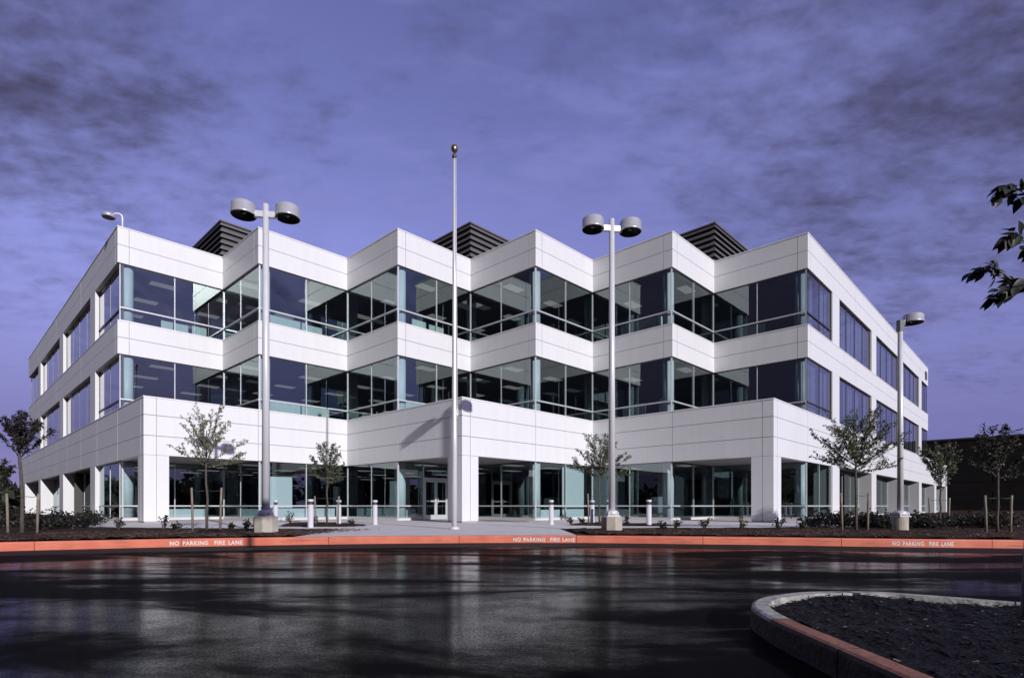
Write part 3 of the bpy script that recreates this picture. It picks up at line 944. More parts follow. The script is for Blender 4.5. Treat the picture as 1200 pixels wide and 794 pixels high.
rows = {}
for i in range(int(6 / st)):
    for j in range(int(5 / st)):
        x = 1.9 + i * st; y = 0.5 + j * st
        if x > 2.2 + y * 1.35 + 1.2: continue
        z = -0.045 + 0.022 * MN.noise(Vector((x * 6, y * 6, 0))) + 0.03 * MN.noise(Vector((x * 1.5, y * 1.5, 4))) + 0.01 * MN.noise(Vector((x * 18, y * 18, 2)))
        if in_island(x, y):
            idx[i, j] = len(mb.v); mb.v.append((x, y, z))
for (i, j) in list(idx):
    k = [(i, j), (i + 1, j), (i + 1, j + 1), (i, j + 1)]
    if all(q in idx for q in k): mb.f.append(tuple(idx[q] for q in k)); mb.m.append(0); mb.s.append(True)
pv = [(p.x, p.y) for p in ins_pl]
mb.prism(pv, -0.18, -0.075)
M['wetsoil'] = mat('soaked_soil', (0.003, 0.0026, 0.0024), 0.6, spec=0.15, scale=12, col2=(0.008, 0.007, 0.0065), bump=0.8, bscale=45)
tag(mb.build('island_soil', M['wetsoil']), None, None, None, 'structure')

# loose chips on the island and beds
rnd = random.Random(5)


def chip(mb, x, y, z, s):
    a = rnd.uniform(0, 6.28); ca, sa = math.cos(a), math.sin(a)
    tx, ty = rnd.uniform(-.6, .6), rnd.uniform(-.6, .6)
    L, W, T = s * rnd.uniform(.7, 1.6), s * rnd.uniform(.25, .5), s * .12
    c = []
    for u, v, w in ((-L, -W, 0), (L, -W * .6, 0), (L * .9, W, 0), (-L * .8, W * .7, 0), (-L, -W, T), (L, -W * .6, T), (L * .9, W, T), (-L * .8, W * .7, T)):
        c.append((x + u * ca - v * sa, y + u * sa + v * ca, z + w + u * tx * .5 + v * ty * .5 + s * .25))
    n = len(mb.v); mb.v += c
    for q in ((0, 3, 2, 1), (4, 5, 6, 7), (0, 1, 5, 4), (1, 2, 6, 5), (2, 3, 7, 6), (3, 0, 4, 7)):
        mb.f.append(tuple(n + k for k in q)); mb.m.append(0); mb.s.append(False)


mb = MB(); n = 0
while n < 5200:
    x = rnd.uniform(1.9, 6.5); y = rnd.uniform(1.2, 5.0)
    if x > 1.05 * y + 1.2 or not in_island(x, y): continue
    z = -0.045 + 0.022 * MN.noise(Vector((x * 6, y * 6, 0))) + 0.03 * MN.noise(Vector((x * 1.5, y * 1.5, 4))) + 0.01 * MN.noise(Vector((x * 18, y * 18, 2)))
    chip(mb, x, y, z, rnd.uniform(.008, .022)); n += 1
    if n % 22 == 0:
        chip(mb, x, y, z + .01, rnd.uniform(.004, .010))
        for q in range(6): mb.m[-1 - q] = 1
tag(mb.build('mulch_chips', [M['wetchip'], M['fleck']]), 'dark wet bark chips covering the foreground island', 'mulch', None, 'stuff')
mb = MB(); n = 0
while n < 4500:
    if rnd.random() < .5: x = rnd.uniform(-13, -3.5)
    else: x = rnd.uniform(1.8, 14)
    i = min(range(0, len(KL), 2), key=lambda i: abs(KL[i].x - x))
    y = KL[i].y + .25 + rnd.uniform(0, 4.0)
    if x < 0 and y > 17.6 or x > 0 and y > 18.0: continue
    if -5.2 < x < -3.4 and y < 13.7 + 3.9 * (x + 5.2) / 1.1: continue
    if 1.5 < x < 2.2: continue
    chip(mb, x, y, .03, rnd.uniform(.02, .05)); n += 1
tag(mb.build('mulch_chips', M['chip']), 'brown bark chips strewn over the beds behind the red kerb', 'mulch', None, 'stuff')

# ------------------------------------------------------------------ street furniture
def drum(parent, x, y, z, r=.318, h=.34):
    mb = MB(); mb.lathe([(r, -h / 2), (r + .012, -h / 2 + .01), (r + .012, -h / 2 + .035), (r, -h / 2 + .045), (r, h / 2 - .05), (r - .05, h / 2), (.05, h / 2 + .02)], (x, y, z), 28, 0, True, False)
    mb.lathe([(r - .015, -h / 2), (r - .015, -h / 2 + .10), (.14, h / 2 - .06), (.02, h / 2 - .06)], (x, y, z), 28, 1, True, False)
    hd = mb.build('lamp_head', [M['head'], M['headin']], parent)
    l = MB(); l.lathe([(.02, -.12), (.07, -.09), (.07, .02), (.04, .08)], (x, y, z), 12); l.build('bulb', M['lens'], hd)
    return hd


def footing(parent, r, h):
    mb = MB(); mb.lathe([(r, -.3), (r, h - .03), (r - .03, h)], (0, 0, 0), 8 if r > .3 else 20, 0, False); mb.build('footing', M['footing'], parent)
    mb = MB(); mb.box(-.19, .19, -.19, .19, h, h + .03)
    for sx in (-.14, .14):
        for sy in (-.14, .14): mb.lathe([(.03, h + .03), (.03, h + .12)], (sx, sy, 0), 8)
    mb.lathe([(.2, h + .03), (.17, h + .16), (.11, h + .18)], (0, 0, 0), 18)
    mb.build('base_plate', M['poleblue'], parent)


def twin_lamp(px, d, z, H, rz, label):
    o = empty('street_lamp', (gx(px, d), d, z), rz, label, 'street lamp', 'twin-headed street lamps before the building')
    footing(o, .325, .42)
    mb = MB(); mb.lathe([(.105, .45), (.078, H - z)], (0, 0, 0), 18); mb.build('pole', M['poleblue'], o)
    mb = MB(); mb.bar((-.30, 0, H - z - .28), (.30, 0, H - z - .28), .10, .16); mb.build('arm', M['poleblue'], o)
    for s in (-1, 1): drum(o, s * .575, 0, H - z - .18)
    return o


twin_lamp(311.5, 15.3, .05, 9.0, R(8), 'tall pale twin-headed lamp whose pole crosses the left wing, concrete footing in the mulch')
twin_lamp(717, 16.6, .03, 9.26, R(8), 'tall pale twin-headed lamp standing right of the flagpole, square tan footing in the mulch')
o = empty('street_lamp', (gx(1055, 16.6), 16.6, .03), R(10), 'shorter grey lamp with one drum head before the right side wall', 'street lamp')
footing(o, .21, .40)
mb = MB(); mb.lathe([(.085, .45), (.065, 6.13)], (0, 0, 0), 16); mb.build('pole', M['poleblue'], o)
mb = MB(); mb.bar((0, 0, 5.90), (0, 0, 6.23), .14, .14); mb.bar((.05, 0, 6.08), (.18, 0, 6.26), .09, .1); mb.build('arm', M['darkalu'], o)
drum(o, .43, 0, 6.30, .28, .26)
# the lamp that stands behind the photographer; its shadow crosses the kerb
o = empty('street_lamp', (5.05, -4.2, ROAD), R(40), 'grey lamp post in the car park behind the viewpoint, throwing a thin shadow', 'street lamp')
footing(o, .35, .5)
mb = MB(); mb.lathe([(.10, .53), (.075, 9.2)], (0, 0, 0), 14); mb.build('pole', M['poleblue'], o)
mb = MB(); mb.bar((-.28, 0, 9.05), (.28, 0, 9.05), .1, .16); mb.build('arm', M['poleblue'], o)
for s in (-1, 1): drum(o, s * .6, 0, 9.15)

# flagpole
fd = 18.1
fp = empty('flagpole', (gx(532.5, fd), fd, 0), 0, 'tall slender white flagpole with gold ball before the entrance', 'flagpole')
mb = MB(); mb.lathe([(.088, .05), (.085, 3), (.062, 8), (.040, 12.0)], (0, 0, 0), 18); mb.build('pole', M['flagpole'], fp)
mb = MB(); mb.lathe([(.17, 0), (.165, .04), (.12, .08), (.10, .09)], (0, 0, 0), 20); mb.build('base_collar', M['flagpole'], fp)
mb = MB(); mb.lathe([(.06, 12.0), (.075, 12.03), (.075, 12.09), (.03, 12.12), (.025, 12.2)], (0, 0, 0), 16); mb.build('truck', M['darkalu'], fp)
mb = MB(); mb.lathe([(.02, 12.16), (.085, 12.22), (.115, 12.31), (.085, 12.40), (.02, 12.44)], (0, 0, 0), 18); mb.build('ball', M['gold'], fp)
mb = MB(); mb.box(.06, .13, -.05, .03, 3.68, 3.88); mb.tube([(.1, -.02, 3.6), (.1, -.02, 3.98)], [.018, .018], 8); mb.build('cleat', M['coping'], fp)
mb = MB(); mb.tube([(.11, -.03, 3.7), (.075, -.045, 8), (.06, -.05, 12.0)], [.006] * 3, 5); mb.tube([(.10, -.06, 3.75), (.07, -.07, 8), (.06, -.05, 12.0)], [.006] * 3, 5)
mb.build('halyard', M['coping'], fp)


# bollards
def bollard(px, d, label):
    o = empty('bollard', (gx(px, d), d, 0), 0, label, 'bollard', 'pale light bollards along the entrance walk')
    mb = MB(); mb.lathe([(.11, 0), (.11, .02), (.095, .03), (.095, .80)], (0, 0, 0), 18); mb.build('post', M['bollard'], o)
    mb = MB(); mb.lathe([(.068, .80), (.068, .90)], (0, 0, 0), 14)
    for k in range(3): mb.lathe([(.086, .815 + k * .03), (.078, .827 + k * .03)], (0, 0, 0), 16)
    mb.build('light_louvre', M['darkalu'], o)
    mb = MB(); mb.lathe([(.10, .90), (.10, .975), (.09, .985)], (0, 0, 0), 18); mb.build('cap', M['bollard'], o)


bollard(323, 23.2, 'bollard just right of the left twin lamp footing, the farthest left of the row')
bollard(364, 19.4, 'large bollard in the front strip just left of the small round staked tree')
bollard(397, 22.3, 'bollard directly right of the small round tree trunk')
bollard(439.5, 22.5, 'bluish bollard alone on the concrete left of the entrance door')
bollard(646, 22.4, 'bollard right of the entrance pier at the tip of the mulch')
bollard(694, 23.8, 'bollard left of the vase-shaped tree beside the right twin lamp')
bollard(713, 22.8, 'bollard half hidden behind the right twin lamp pole')
bollard(760.5, 21.2, 'rightmost bollard, standing alone right of the tan lamp footing')


# ------------------------------------------------------------------ vegetation
def leaf(mb, p, s, rnd, flat=0.0):
    d = Vector((rnd.gauss(0, 1), rnd.gauss(0, 1), rnd.gauss(0, .6) - .25)).normalized()
    w = d.cross(Vector((rnd.gauss(0, 1), rnd.gauss(0, 1), rnd.gauss(0, 1) + flat))).normalized()
    q = d.cross(w)
    L = s * rnd.uniform(.7, 1.3); W = L * rnd.uniform(.24, .34)
    a = p; b = p + d * L * .45 + w * W + q * W * .3; c = p + d * L; e = p + d * L * .45 - w * W + q * W * .3
    n = len(mb.v); mb.v += [tuple(a), tuple(b), tuple(c), tuple(e)]
    mb.f += [(n, n + 1, n + 2), (n, n + 2, n + 3)]; mb.m += [0, 0]; mb.s += [False, False]


def tree(px, d, z, label, top_px, fork_px, halfw, lm, seed, nb=9, leaves=900, ls=.11, style='fan', r0=.032, group=None, lean=0, name='young_tree'):
    H = CAMZ + (HY - top_px) / 654.67 * d - z
    fk = CAMZ + (HY - fork_px) / 654.67 * d - z
    W = halfw / 654.67 * d
    rnd = random.Random(seed)
    o = empty(name, (gx(px, d), d, z), 0, label, 'tree', group)
    tr = MB(); cr = MB()
    wob = [Vector((rnd.uniform(-.03, .03) + lean * k * .06, rnd.uniform(-.03, .03), 0)) for k in range(6)]
    top = fk + (H - fk) * .55
    tp = [Vector((0, 0, -.1))] + [wob[k] + Vector((0, 0, fk * (k + 1) / 4)) for k in range(4)] + [wob[5] + Vector((0, 0, top))]
    tr.tube(tp, [r0 * 1.25, r0, r0 * .9, r0 * .85, r0 * .8, r0 * .35], 8)
    segs = []
    for b in range(nb):
        az = b / nb * 6.283 * 1.618 * 2 + rnd.uniform(-.4, .4)
        f = b / max(1, nb - 1)
        t0 = fk + (top - fk) * (f ** 1.1) * .85
        base = tp[4].lerp(tp[5], max(0, min(1, (t0 - fk) / max(.01, top - fk))) * .55)
        reach = W * (1.0 - .72 * f) * rnd.uniform(.62, 1.12)
        if style == 'fan': rise = (H - base.z) * (.10 + .90 * f ** .8) * rnd.uniform(.78, 1.04)
        elif style == 'round': rise = (H - t0) * (.15 + .8 * f) * rnd.uniform(.8, 1.05)
        else: rise = (H - t0) * (.55 + .43 * f) * rnd.uniform(.85, 1.03)
        hd = Vector((math.cos(az), math.sin(az), 0))
        pts = []
        for k in range(6):
            u = k / 5
            if style == 'round': zz = rise * (1.5 * u - .5 * u * u) if u < 1 else rise
            else: zz = rise * (u ** 1.05)
            pts.append(base + hd * reach * (u ** .95) + Vector((rnd.uniform(-.03, .03), rnd.uniform(-.03, .03), zz)))
        rr = r0 * .34
        tr.tube(pts, [rr * (1 - .8 * k / 5) for k in range(6)], 5)
        segs.append(pts)
        for sb in range(5):
            u = rnd.uniform(.3, .85); k = int(u * 5); q0 = pts[k].lerp(pts[min(k + 1, 5)], u * 5 - k)
            az2 = az + rnd.choice((-1, 1)) * rnd.uniform(.3, .9)
            ln = W * rnd.uniform(.16, .34)
            dv = Vector((math.cos(az2), math.sin(az2), rnd.uniform(.5, 1.6))).normalized() * ln
            sp = [q0, q0 + dv * .5 + Vector((0, 0, .02)), q0 + dv]
            tr.tube(sp, [rr * .4, rr * .28, rr * .1], 4)
            segs.append([sp[0], sp[0].lerp(sp[1], .5), sp[1], sp[1].lerp(sp[2], .5), sp[2], sp[2]])
    tot = sum(sum((s[k + 1] - s[k]).length for k in range(5)) for s in segs)
    for s in segs:
        ln = sum((s[k + 1] - s[k]).length for k in range(5))
        for _ in range(int(leaves * ln / tot)):
            u = rnd.uniform(.16, 1.0); k = min(4, int(u * 5)); p = s[k].lerp(s[k + 1], u * 5 - k)
            p = p + Vector((rnd.gauss(0, .035), rnd.gauss(0, .035), rnd.gauss(0, .03))) * (ls / .11)
            leaf(cr, p, ls, rnd)
    tr.build('trunk', M['bark'], o); cr.build('crown', M[lm], o)
    return o


def stakes(px1, px2, d, z, top_px, label, grp, d2=None):
    h = CAMZ + (HY - top_px) / 654.67 * d - z
    for k, px in enumerate((px1, px2)):
        o = empty('tree_stake', (gx(px, d), d, z), 0, label, 'stake', grp)
        mb = MB(); lean = .02 * (1 if k else -1)
        mb.tube([(0, 0, -.15), (lean, 0, h * .6), (lean * 2, 0, h)], [.033, .032, .03], 8); mb.build('post', M['stake'], o)
        mb = MB(); zz = h * .93
        e = .42 * abs(px2 - px1) / 654.67 * d * (1 if k == 0 else -1)
        mb.tube([(lean, 0, zz), (e * .5, .01, zz - .02), (e, 0, zz)], [.008] * 3, 5)
        mb.build('tie', M['rubber'], o)


Z0 = .03
tree(26, 14.9, Z0, 'dark round-headed young tree at the left edge, thick bare trunk between two stakes', 466, 537, 32, 'leaf_red', 11, 16, 3000, .072, 'vase', .046, lean=-.3)
stakes(9.5, 43.5, 14.9, Z0, 578, 'pale stake of the pair beside the dark round-headed tree at the left edge', 'stakes of the dark left tree')
tree(-1, 18.5, Z0, 'half-cut dark bushy tree behind the leftmost tree', 530, 575, 24, 'leaf_dark', 12, 10, 1900, .08, 'round', .04)
tree(242.5, 16.9, Z0, 'sparse pale olive tree with upright sprays before the left wing', 468, 548, 54, 'leaf_light', 13, 18, 3300, .058, 'fan', .035)
stakes(226, 258, 16.9, Z0, 571, 'grey stake of the pair beside the sparse pale olive tree', 'stakes of the pale olive tree')
tree(383.5, 21.8, .05, 'small dark round tree near the inner corner left of the entrance', 513, 566, 29, 'leaf_mid', 14, 20, 2700, .075, 'fan', .032)
stakes(370, 396, 21.8, .05, 581, 'thin stake of the pair beside the small dark round tree', 'stakes of the small round tree')
tree(703, 22.0, .05, 'dark vase-shaped tree just left of the right twin lamp pole', 504, 560, 44, 'leaf_mid', 31, 22, 3600, .074, 'fan', .036)
stakes(690, 716, 22.0, .05, 578, 'thin stake of the pair beside the vase-shaped tree at the right twin lamp', 'stakes of the vase-shaped tree')
tree(1003.5, 16.4, Z0, 'wide fan-shaped green tree before the right corner of the building', 476, 553, 64, 'leaf_mid', 16, 36, 7600, .06, 'fan', .035)
stakes(987, 1016.5, 16.4, Z0, 577, 'slim stake of the pair beside the wide fan-shaped tree', 'stakes of the fan-shaped tree')
tree(1101.5, 20.0, Z0, 'loose young tree with one-sided foliage near the far right end of the building', 500, 575, 30, 'leaf_mid', 17, 14, 2300, .08, 'vase', .035)
stakes(1090, 1111.5, 20.0, Z0, 583, 'short stake of the pair beside the loose young tree near the far end', 'stakes of the loose young tree')
tree(1169.5, 15.3, Z0, 'dark young tree before the black neighbouring building', 487, 560, 42, 'leaf_dark', 18, 15, 2200, .075, 'fan', .034)
stakes(1156, 1184, 15.3, Z0, 580, 'pale stake of the pair beside the dark tree before the black building', 'stakes of the far right tree')

# foreground tree at the right edge: trunk mostly out of frame, a leafy spray hangs in
ft = empty('foreground_tree', (3.675, 4.0, -.06), 0, 'close tree at the right edge, trunk cut by the frame, dark leaf sprays above', 'tree')
tr = MB(); cr = MB(); rnd = random.Random(77)
tr.tube([(0, 0, -.1), (.035, 0, .6), (.09, .02, 1.3), (.14, .03, 2.2), (.2, .03, 3.2)], [.032, .03, .028, .024, .012], 10)


def big_leaf(mb, p, d, L):
    """ovate pointed leaf, folded along its midrib and curling down at the tip"""
    d = d.normalized(); w = d.cross(Vector((rnd.gauss(0, .3), rnd.gauss(-.8, .5), rnd.gauss(.7, .4)))).normalized(); q = w.cross(d)
    W = L * rnd.uniform(.23, .29); n = len(mb.v); curl = rnd.uniform(.05, .2)
    prof = [(0, 0), (.10, .50), (.25, .90), (.42, 1.0), (.60, .82), (.78, .46), (.90, .18), (1.0, 0)]
    mb.v += [tuple(p + d * L * u - q * L * curl * u * u) for u, _ in prof]
    for sg in (1, -1):
        mb.v += [tuple(p + d * L * u + w * W * k * sg + q * (W * .22 * k - L * curl * u * u)) for u, k in prof[1:7]]
    for sg, s0 in ((1, 8), (-1, 14)):
        fs = [(0, s0, 1)] + [(k, s0 + k - 1, s0 + k, k + 1) for k in range(1, 6)] + [(6, s0 + 5, 7)]
        for f in fs:
            mb.f.append(tuple(n + t for t in (f if sg > 0 else reversed(f)))); mb.m.append(0); mb.s.append(True)


for (z0, pts) in ((1.9, [(-.02, 0, 2.36), (-.14, -.02, 2.40), (-.24, -.02, 2.36), (-.30, 0, 2.33)]),
                  (2.3, [(-.0, .0, 2.62), (-.10, .02, 2.72), (-.18, .02, 2.78), (-.24, .0, 2.72)]),
                  (2.6, [(.0, 0, 2.98), (-.12, .02, 3.08), (-.22, .0, 3.10), (-.30, .0, 3.06)]),
                  (2.2, [(.05, .2, 2.45), (.0, .3, 2.6), (-.06, .35, 2.68), (-.12, .4, 2.66)]),
                  (2.2, [(.15, -.1, 2.5), (.3, -.2, 2.7), (.4, -.25, 2.8), (.5, -.3, 2.85)])):
    b0 = Vector((.13, .02, z0)); chain = [b0] + [Vector(q) + Vector((.11, 0, 0)) for q in pts]
    tr.tube(chain, [.011, .008, .006, .004, .002], 5)
    N = 42
    for k in range(N):
        u = .9 + 3.1 * k / (N - 1); i = min(3, int(u)); p = chain[i].lerp(chain[i + 1], u - i)
        tw = (chain[min(i + 1, 4)] - chain[i]).normalized()
        sd = tw.cross(Vector((0, 0, 1))).normalized() * (1 if k % 2 else -1)
        dirv = tw * rnd.uniform(.3, 1.0) + sd * rnd.uniform(.1, .8) + Vector((0, 0, rnd.uniform(-1.1, .25)))
        base = p + Vector((rnd.gauss(0, .012), rnd.gauss(0, .02), rnd.gauss(0, .014)))
        tr.tube([p, base, base + dirv.normalized() * .012], [.0016, .0014, .001], 4)
        big_leaf(cr, base + dirv.normalized() * .012, dirv, rnd.uniform(.07, .118))
M['palebark'] = mat('pale_smooth_bark', (0.24, 0.22, 0.21), 0.85, var=0.3, scale=20, bump=0.3)
tr.build('trunk', M['palebark'], ft); cr.build('crown', M['leaf_fore'], ft)


def shrub(px, d, z, w, h, lm, seed, n, ls, label, grp, dens=True):
    rnd = random.Random(seed)
    o = empty('shrub', (gx(px, d), d, z), 0, label, 'shrub', grp)
    st = MB(); cr = MB()
    for k in range(7 if dens else 6):
        az = rnd.uniform(0, 6.28); rr = w * rnd.uniform(.2, .95); hh = h * rnd.uniform(.55, 1.05) * (1 - .35 * (rr / w) ** 2)
        e = Vector((math.cos(az) * rr, math.sin(az) * rr, hh)); md = e * .5 + Vector((0, 0, hh * .12))
        st.tube([(0, 0, -.03), md, e], [.012, .008, .003], 5)
        for _ in range(int(n / 7)):
            u = rnd.uniform(.25, 1)
            p = (Vector((0, 0, 0)).lerp(md, u * 2) if u < .5 else md.lerp(e, u * 2 - 1))
            sc = w * (.30 if dens else .10)
            p = p + Vector((rnd.gauss(0, sc), rnd.gauss(0, sc), rnd.gauss(0, h * (.14 if dens else .06))))
            if p.z < .01: p.z = rnd.uniform(.01, h * .3)
            leaf(cr, p, ls, rnd)
    st.build('stem', M['stem'], o); cr.build('foliage', M[lm], o)
    return o


SL = 'dark low bush in the dense planting along the left side wall'
rr = random.Random(3)
for k in range(12):
    shrub(rr.uniform(-25, 112) if k > 4 else 10 + k * 24, rr.uniform(17.5, 22.5), 0, rr.uniform(.45, .75), rr.uniform(.45, .68), 'shrub', 100 + k, 420, .10, SL, 'low bushes along the left side wall')
SR = 'dark low bush in the dense planting along the right side wall'
for k in range(20):
    shrub(955 + k * 12 + rr.uniform(-8, 8), rr.uniform(17.8, 20.5) if k > 3 else rr.uniform(18.8, 20.0), 0, rr.uniform(.4, .7), rr.uniform(.38, .6), 'shrub', 130 + k, 420, .10, SR, 'low bushes along the right side wall')
SH = [(139, 16.6, .22, .40, 'spindly little plant by the concrete walk before the left corner pier'),
      (192, 16.8, .26, .50, 'bushy plant at the foot of the left corner pier'),
      (206, 16.4, .18, .30, 'low sprig beside the bushy plant at the left corner pier'),
      (289, 16.5, .20, .38, 'twiggy plant just left of the left twin lamp footing'),
      (272, 17.0, .16, .26, 'tiny plant between the pale olive tree and the left twin lamp'),
      (304, 15.2, .18, .42, 'twiggy plant growing in front of the left twin lamp footing'),
      (340, 22.5, .3, .55, 'low plant behind the bollard right of the left twin lamp'),
      (372, 22.0, .22, .34, 'low plant at the foot of the small round tree'),
      (412, 21.5, .2, .25, 'low plant right of the small round tree'),
      (669, 22.3, .2, .28, 'small plant near the mulch tip right of the entrance'),
      (683, 22.0, .2, .32, 'small plant left of the vase-shaped tree trunk'),
      (735, 21.8, .22, .35, 'small plant just right of the right twin lamp footing'),
      (776, 17.4, .2, .30, 'low plant right of the rightmost bollard'),
      (792, 17.4, .22, .36, 'rounded plant before the dark loggia glass'),
      (826, 17.2, .26, .40, 'wider plant before the dark loggia, middle of three'),
      (868, 17.0, .26, .40, 'plant before the dark loggia near the right corner pier'),
      (913, 17.0, .28, .46, 'bushy plant at the foot of the right corner pier'),
      (938, 17.6, .25, .34, 'low plant between the right corner pier and the dense bushes')]
for k, (px, d, w, h, lab) in enumerate(SH):
    shrub(px, d, .03, w, h, 'shrub' if k % 3 else 'leaf_dark', 200 + k, 130, .075, lab, 'small plants in the mulch beds', False)

# ------------------------------------------------------------------ surroundings
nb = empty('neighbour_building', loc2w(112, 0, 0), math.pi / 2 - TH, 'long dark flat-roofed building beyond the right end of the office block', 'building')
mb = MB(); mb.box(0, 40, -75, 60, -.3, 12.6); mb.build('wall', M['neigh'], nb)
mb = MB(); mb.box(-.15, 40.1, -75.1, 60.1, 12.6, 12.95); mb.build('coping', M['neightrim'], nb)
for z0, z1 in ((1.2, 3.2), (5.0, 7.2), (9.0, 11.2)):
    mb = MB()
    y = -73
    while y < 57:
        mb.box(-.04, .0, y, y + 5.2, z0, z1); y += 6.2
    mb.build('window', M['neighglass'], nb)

# woods and planting around the site, seen at the left edge and mirrored in glass and wet asphalt
def woods(name, pts, label, n, ls, seed):
    rnd = random.Random(seed); mb = MB()
    for (x, y, w, h) in pts:
        for _ in range(n):
            while True:
                u = Vector((rnd.uniform(-1, 1), rnd.uniform(-1, 1), rnd.uniform(-1, 1)))
                if u.length < 1: break
            p = Vector((x + u.x * w, y + u.y * w, h * .48 + u.z * h * .5))
            leaf(mb, p, ls, rnd)
    tag(mb.build(name, M['leaf_dark']), label, 'trees', None, 'stuff')


rnd = random.Random(9)
pts = []
for k in range(90):
    a = R(-180 + 360 * k / 90 + rnd.uniform(-2, 2))
    if abs(a) < R(62): continue
    rad = rnd.uniform(85, 120)
    pts.append((math.sin(a) * rad, math.cos(a) * rad, rnd.uniform(6, 9), rnd.uniform(8, 15) if abs(a) > R(95) else rnd.uniform(4, 7)))
for k in range(16):
    pts.append((-62 - rnd.uniform(0, 25), 40 + k * 5, rnd.uniform(3, 6), rnd.uniform(3.0, 5.0)))
woods('distant_woods', pts, 'far dark belt of trees low on the horizon beyond the left end', 330, 2.0, 4)

# ------------------------------------------------------------------ light, sky, camera
EL = R(20.2)
sdir = Vector((0.542 * math.cos(EL), -0.840 * math.cos(EL), math.sin(EL)))
sun = bpy.data.lights.new('sun', 'SUN'); sun.energy = 3.95; sun.angle = R(0.5); sun.color = (1.0, 0.98, 0.97)
so = bpy.data.objects.new('sun', sun); COL.objects.link(so)
so.rotation_euler = (-sdir).to_track_quat('-Z', 'Y').to_euler(); so.location = (20, -20, 30)

W = bpy.data.worlds.new('World'); scene.world = W; W.use_nodes = True
nt = W.node_tree; L = nt.links.new
bg = nt.nodes['Background']; bg.inputs['Strength'].default_value = 0.10
sky = nt.nodes.new('ShaderNodeTexSky'); sky.sky_type = 'NISHITA'; sky.sun_disc = False
sky.sun_elevation = EL; sky.sun_rotation = math.atan2(sdir.x, sdir.y)
sky.air_density = 1.0; sky.dust_density = 0.4; sky.ozone_density = 2.5
tint = nt.nodes.new('ShaderNodeMix'); tint.data_type = 'RGBA'; tint.blend_type = 'MULTIPLY'; tint.inputs['Factor'].default_value = 1
L(sky.outputs['Color'], tint.inputs['A']); tint.inputs['B'].default_value = (1.85, 1.16, 1.60, 1)
tc = nt.nodes.new('ShaderNodeTexCoord')
sep = nt.nodes.new('ShaderNodeSeparateXYZ'); L(tc.outputs['Generated'], sep.inputs[0])


def math_node(op, a, b=None, clamp=False):
    n = nt.nodes.new('ShaderNodeMath'); n.operation = op; n.use_clamp = clamp
    for k, v in ((0, a), (1, b)):
        if v is None: continue
        if isinstance(v, (int, float)): n.inputs[k].default_value = v
        else: L(v, n.inputs[k])
    return n.outputs[0]


den = math_node('ADD', math_node('MAXIMUM', sep.outputs['Z'], 0.0), 0.16)
cmb = nt.nodes.new('ShaderNodeCombineXYZ')
L(math_node('DIVIDE', sep.outputs['X'], den), cmb.inputs[0]); L(math_node('DIVIDE', sep.outputs['Y'], den), cmb.inputs[1])


def cloud(scale, rot, sx, sy, detail, dist, off):
    mp = nt.nodes.new('ShaderNodeMapping'); mp.inputs['Rotation'].default_value = (0, 0, rot); mp.inputs['Scale'].default_value = (sx, sy, 1)
    mp.inputs['Location'].default_value = off
    L(cmb.outputs[0], mp.inputs['Vector'])
    n = nt.nodes.new('ShaderNodeTexNoise'); n.inputs['Scale'].default_value = scale; n.inputs['Detail'].default_value = detail
    n.inputs['Roughness'].default_value = .58; n.inputs['Distortion'].default_value = dist
    L(mp.outputs['Vector'], n.inputs['Vector'])
    return n.outputs['Fac']


def smooth(v, a, b, c=0.0, d=1.0):
    r = nt.nodes.new('ShaderNodeMapRange'); r.interpolation_type = 'SMOOTHSTEP'
    for k, x in zip(('From Min', 'From Max', 'To Min', 'To Max'), (a, b, c, d)): r.inputs[k].default_value = x
    L(v, r.inputs['Value']); return r.outputs['Result']


c_light = smooth(math_node('ADD', math_node('MULTIPLY', cloud(1.5, R(35), 1.0, 1.9, 10, .35, (3, 1, 0)), .62), math_node('MULTIPLY', cloud(7.0, R(-30), 1.0, 2.0, 9, .3, (5, 1, 0)), .38)), .43, .62, 0, .75)
c_dark = cloud(0.85, R(-38), .8, 1.7, 9, .7, (.3, 5, 0))
c_fine = cloud(5.0, R(-30), 1.0, 1.6, 9, .25, (2, 2, 0))
c_mott = cloud(15.0, R(-25), 1.0, 1.5, 6, .2, (1, 4, 0))
# heavy cloud to both sides of the view and overhead; a clear lane over the building
side = math_node('ADD', smooth(sep.outputs['X'], .10, .60, 0, 1.15), smooth(sep.outputs['X'], -.18, -.66, 0, .72))
side = math_node('MULTIPLY', side, smooth(sep.outputs['Y'], .0, .4, 0, 1))
upz = smooth(sep.outputs['Z'], .10, .52, 0.12, 1)
topz = smooth(sep.outputs['Z'], .26, .58, 0, .06)
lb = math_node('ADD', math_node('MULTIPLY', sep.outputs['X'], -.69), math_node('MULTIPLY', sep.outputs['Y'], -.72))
back = math_node('ADD', smooth(lb, .06, .55, 0, .52), smooth(sep.outputs['Y'], .2, -.4, 0, .10))  # unseen rear cloud, shaped to dim the ambient on left-facing walls
def around(v, k): return math_node('MULTIPLY', math_node('ADD', v, -.5), k)


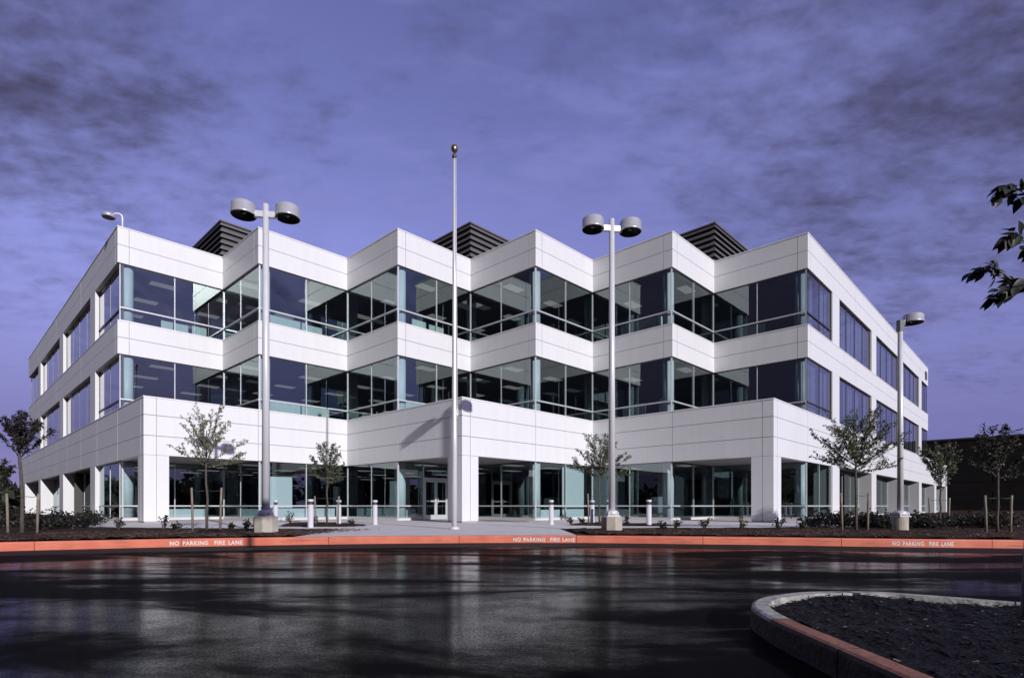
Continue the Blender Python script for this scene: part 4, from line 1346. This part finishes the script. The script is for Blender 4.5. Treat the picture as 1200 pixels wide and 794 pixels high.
base = math_node('ADD', math_node('ADD', around(c_dark, .85), .5), math_node('ADD', around(c_fine, .46), around(c_mott, .36)))
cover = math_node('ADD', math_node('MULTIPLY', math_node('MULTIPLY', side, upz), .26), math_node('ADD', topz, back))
low = smooth(sep.outputs['Z'], .10, .34, -.05, 0)                 # clearer towards the horizon
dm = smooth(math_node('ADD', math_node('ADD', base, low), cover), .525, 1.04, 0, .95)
mh = nt.nodes.new('ShaderNodeMix'); mh.data_type = 'RGBA'       # violet haze low on the horizon
L(smooth(sep.outputs['Z'], .45, .08, 0, .92), mh.inputs['Factor']); L(tint.outputs['Result'], mh.inputs['A']); mh.inputs['B'].default_value = (1.55, 1.56, 4.1, 1)
m1 = nt.nodes.new('ShaderNodeMix'); m1.data_type = 'RGBA'
L(math_node('MULTIPLY', c_light, smooth(sep.outputs['Z'], .06, .30, .15, 1)), m1.inputs['Factor']); L(mh.outputs['Result'], m1.inputs['A']); m1.inputs['B'].default_value = (2.2, 2.4, 5.7, 1)
m2 = nt.nodes.new('ShaderNodeMix'); m2.data_type = 'RGBA'
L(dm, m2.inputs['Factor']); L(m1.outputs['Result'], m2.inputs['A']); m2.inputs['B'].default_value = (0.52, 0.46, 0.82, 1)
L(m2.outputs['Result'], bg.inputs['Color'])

cam = bpy.data.cameras.new('camera'); co = bpy.data.objects.new('camera', cam); COL.objects.link(co)
co.location = (0, 0, CAMZ); co.rotation_euler = (R(90), 0, 0)
cam.sensor_width = 36; cam.sensor_fit = 'HORIZONTAL'; cam.lens = 36 * F
cam.shift_x = (600 - CX) / 1200; cam.shift_y = (HY - 397) / 1200
cam.clip_start = 0.05; cam.clip_end = 6000
scene.camera = co

scene.render.engine = 'CYCLES'
scene.cycles.use_denoising = True
scene.cycles.max_bounces = 8; scene.cycles.transparent_max_bounces = 16
scene.cycles.diffuse_bounces = 3; scene.cycles.glossy_bounces = 4
scene.cycles.caustics_reflective = False; scene.cycles.caustics_refractive = False
scene.cycles.sample_clamp_indirect = 6
scene.view_settings.view_transform = 'Standard'; scene.view_settings.look = 'None'
scene.view_settings.gamma = 1; scene.view_settings.use_curve_mapping = False
scene.view_settings.exposure = 0.0
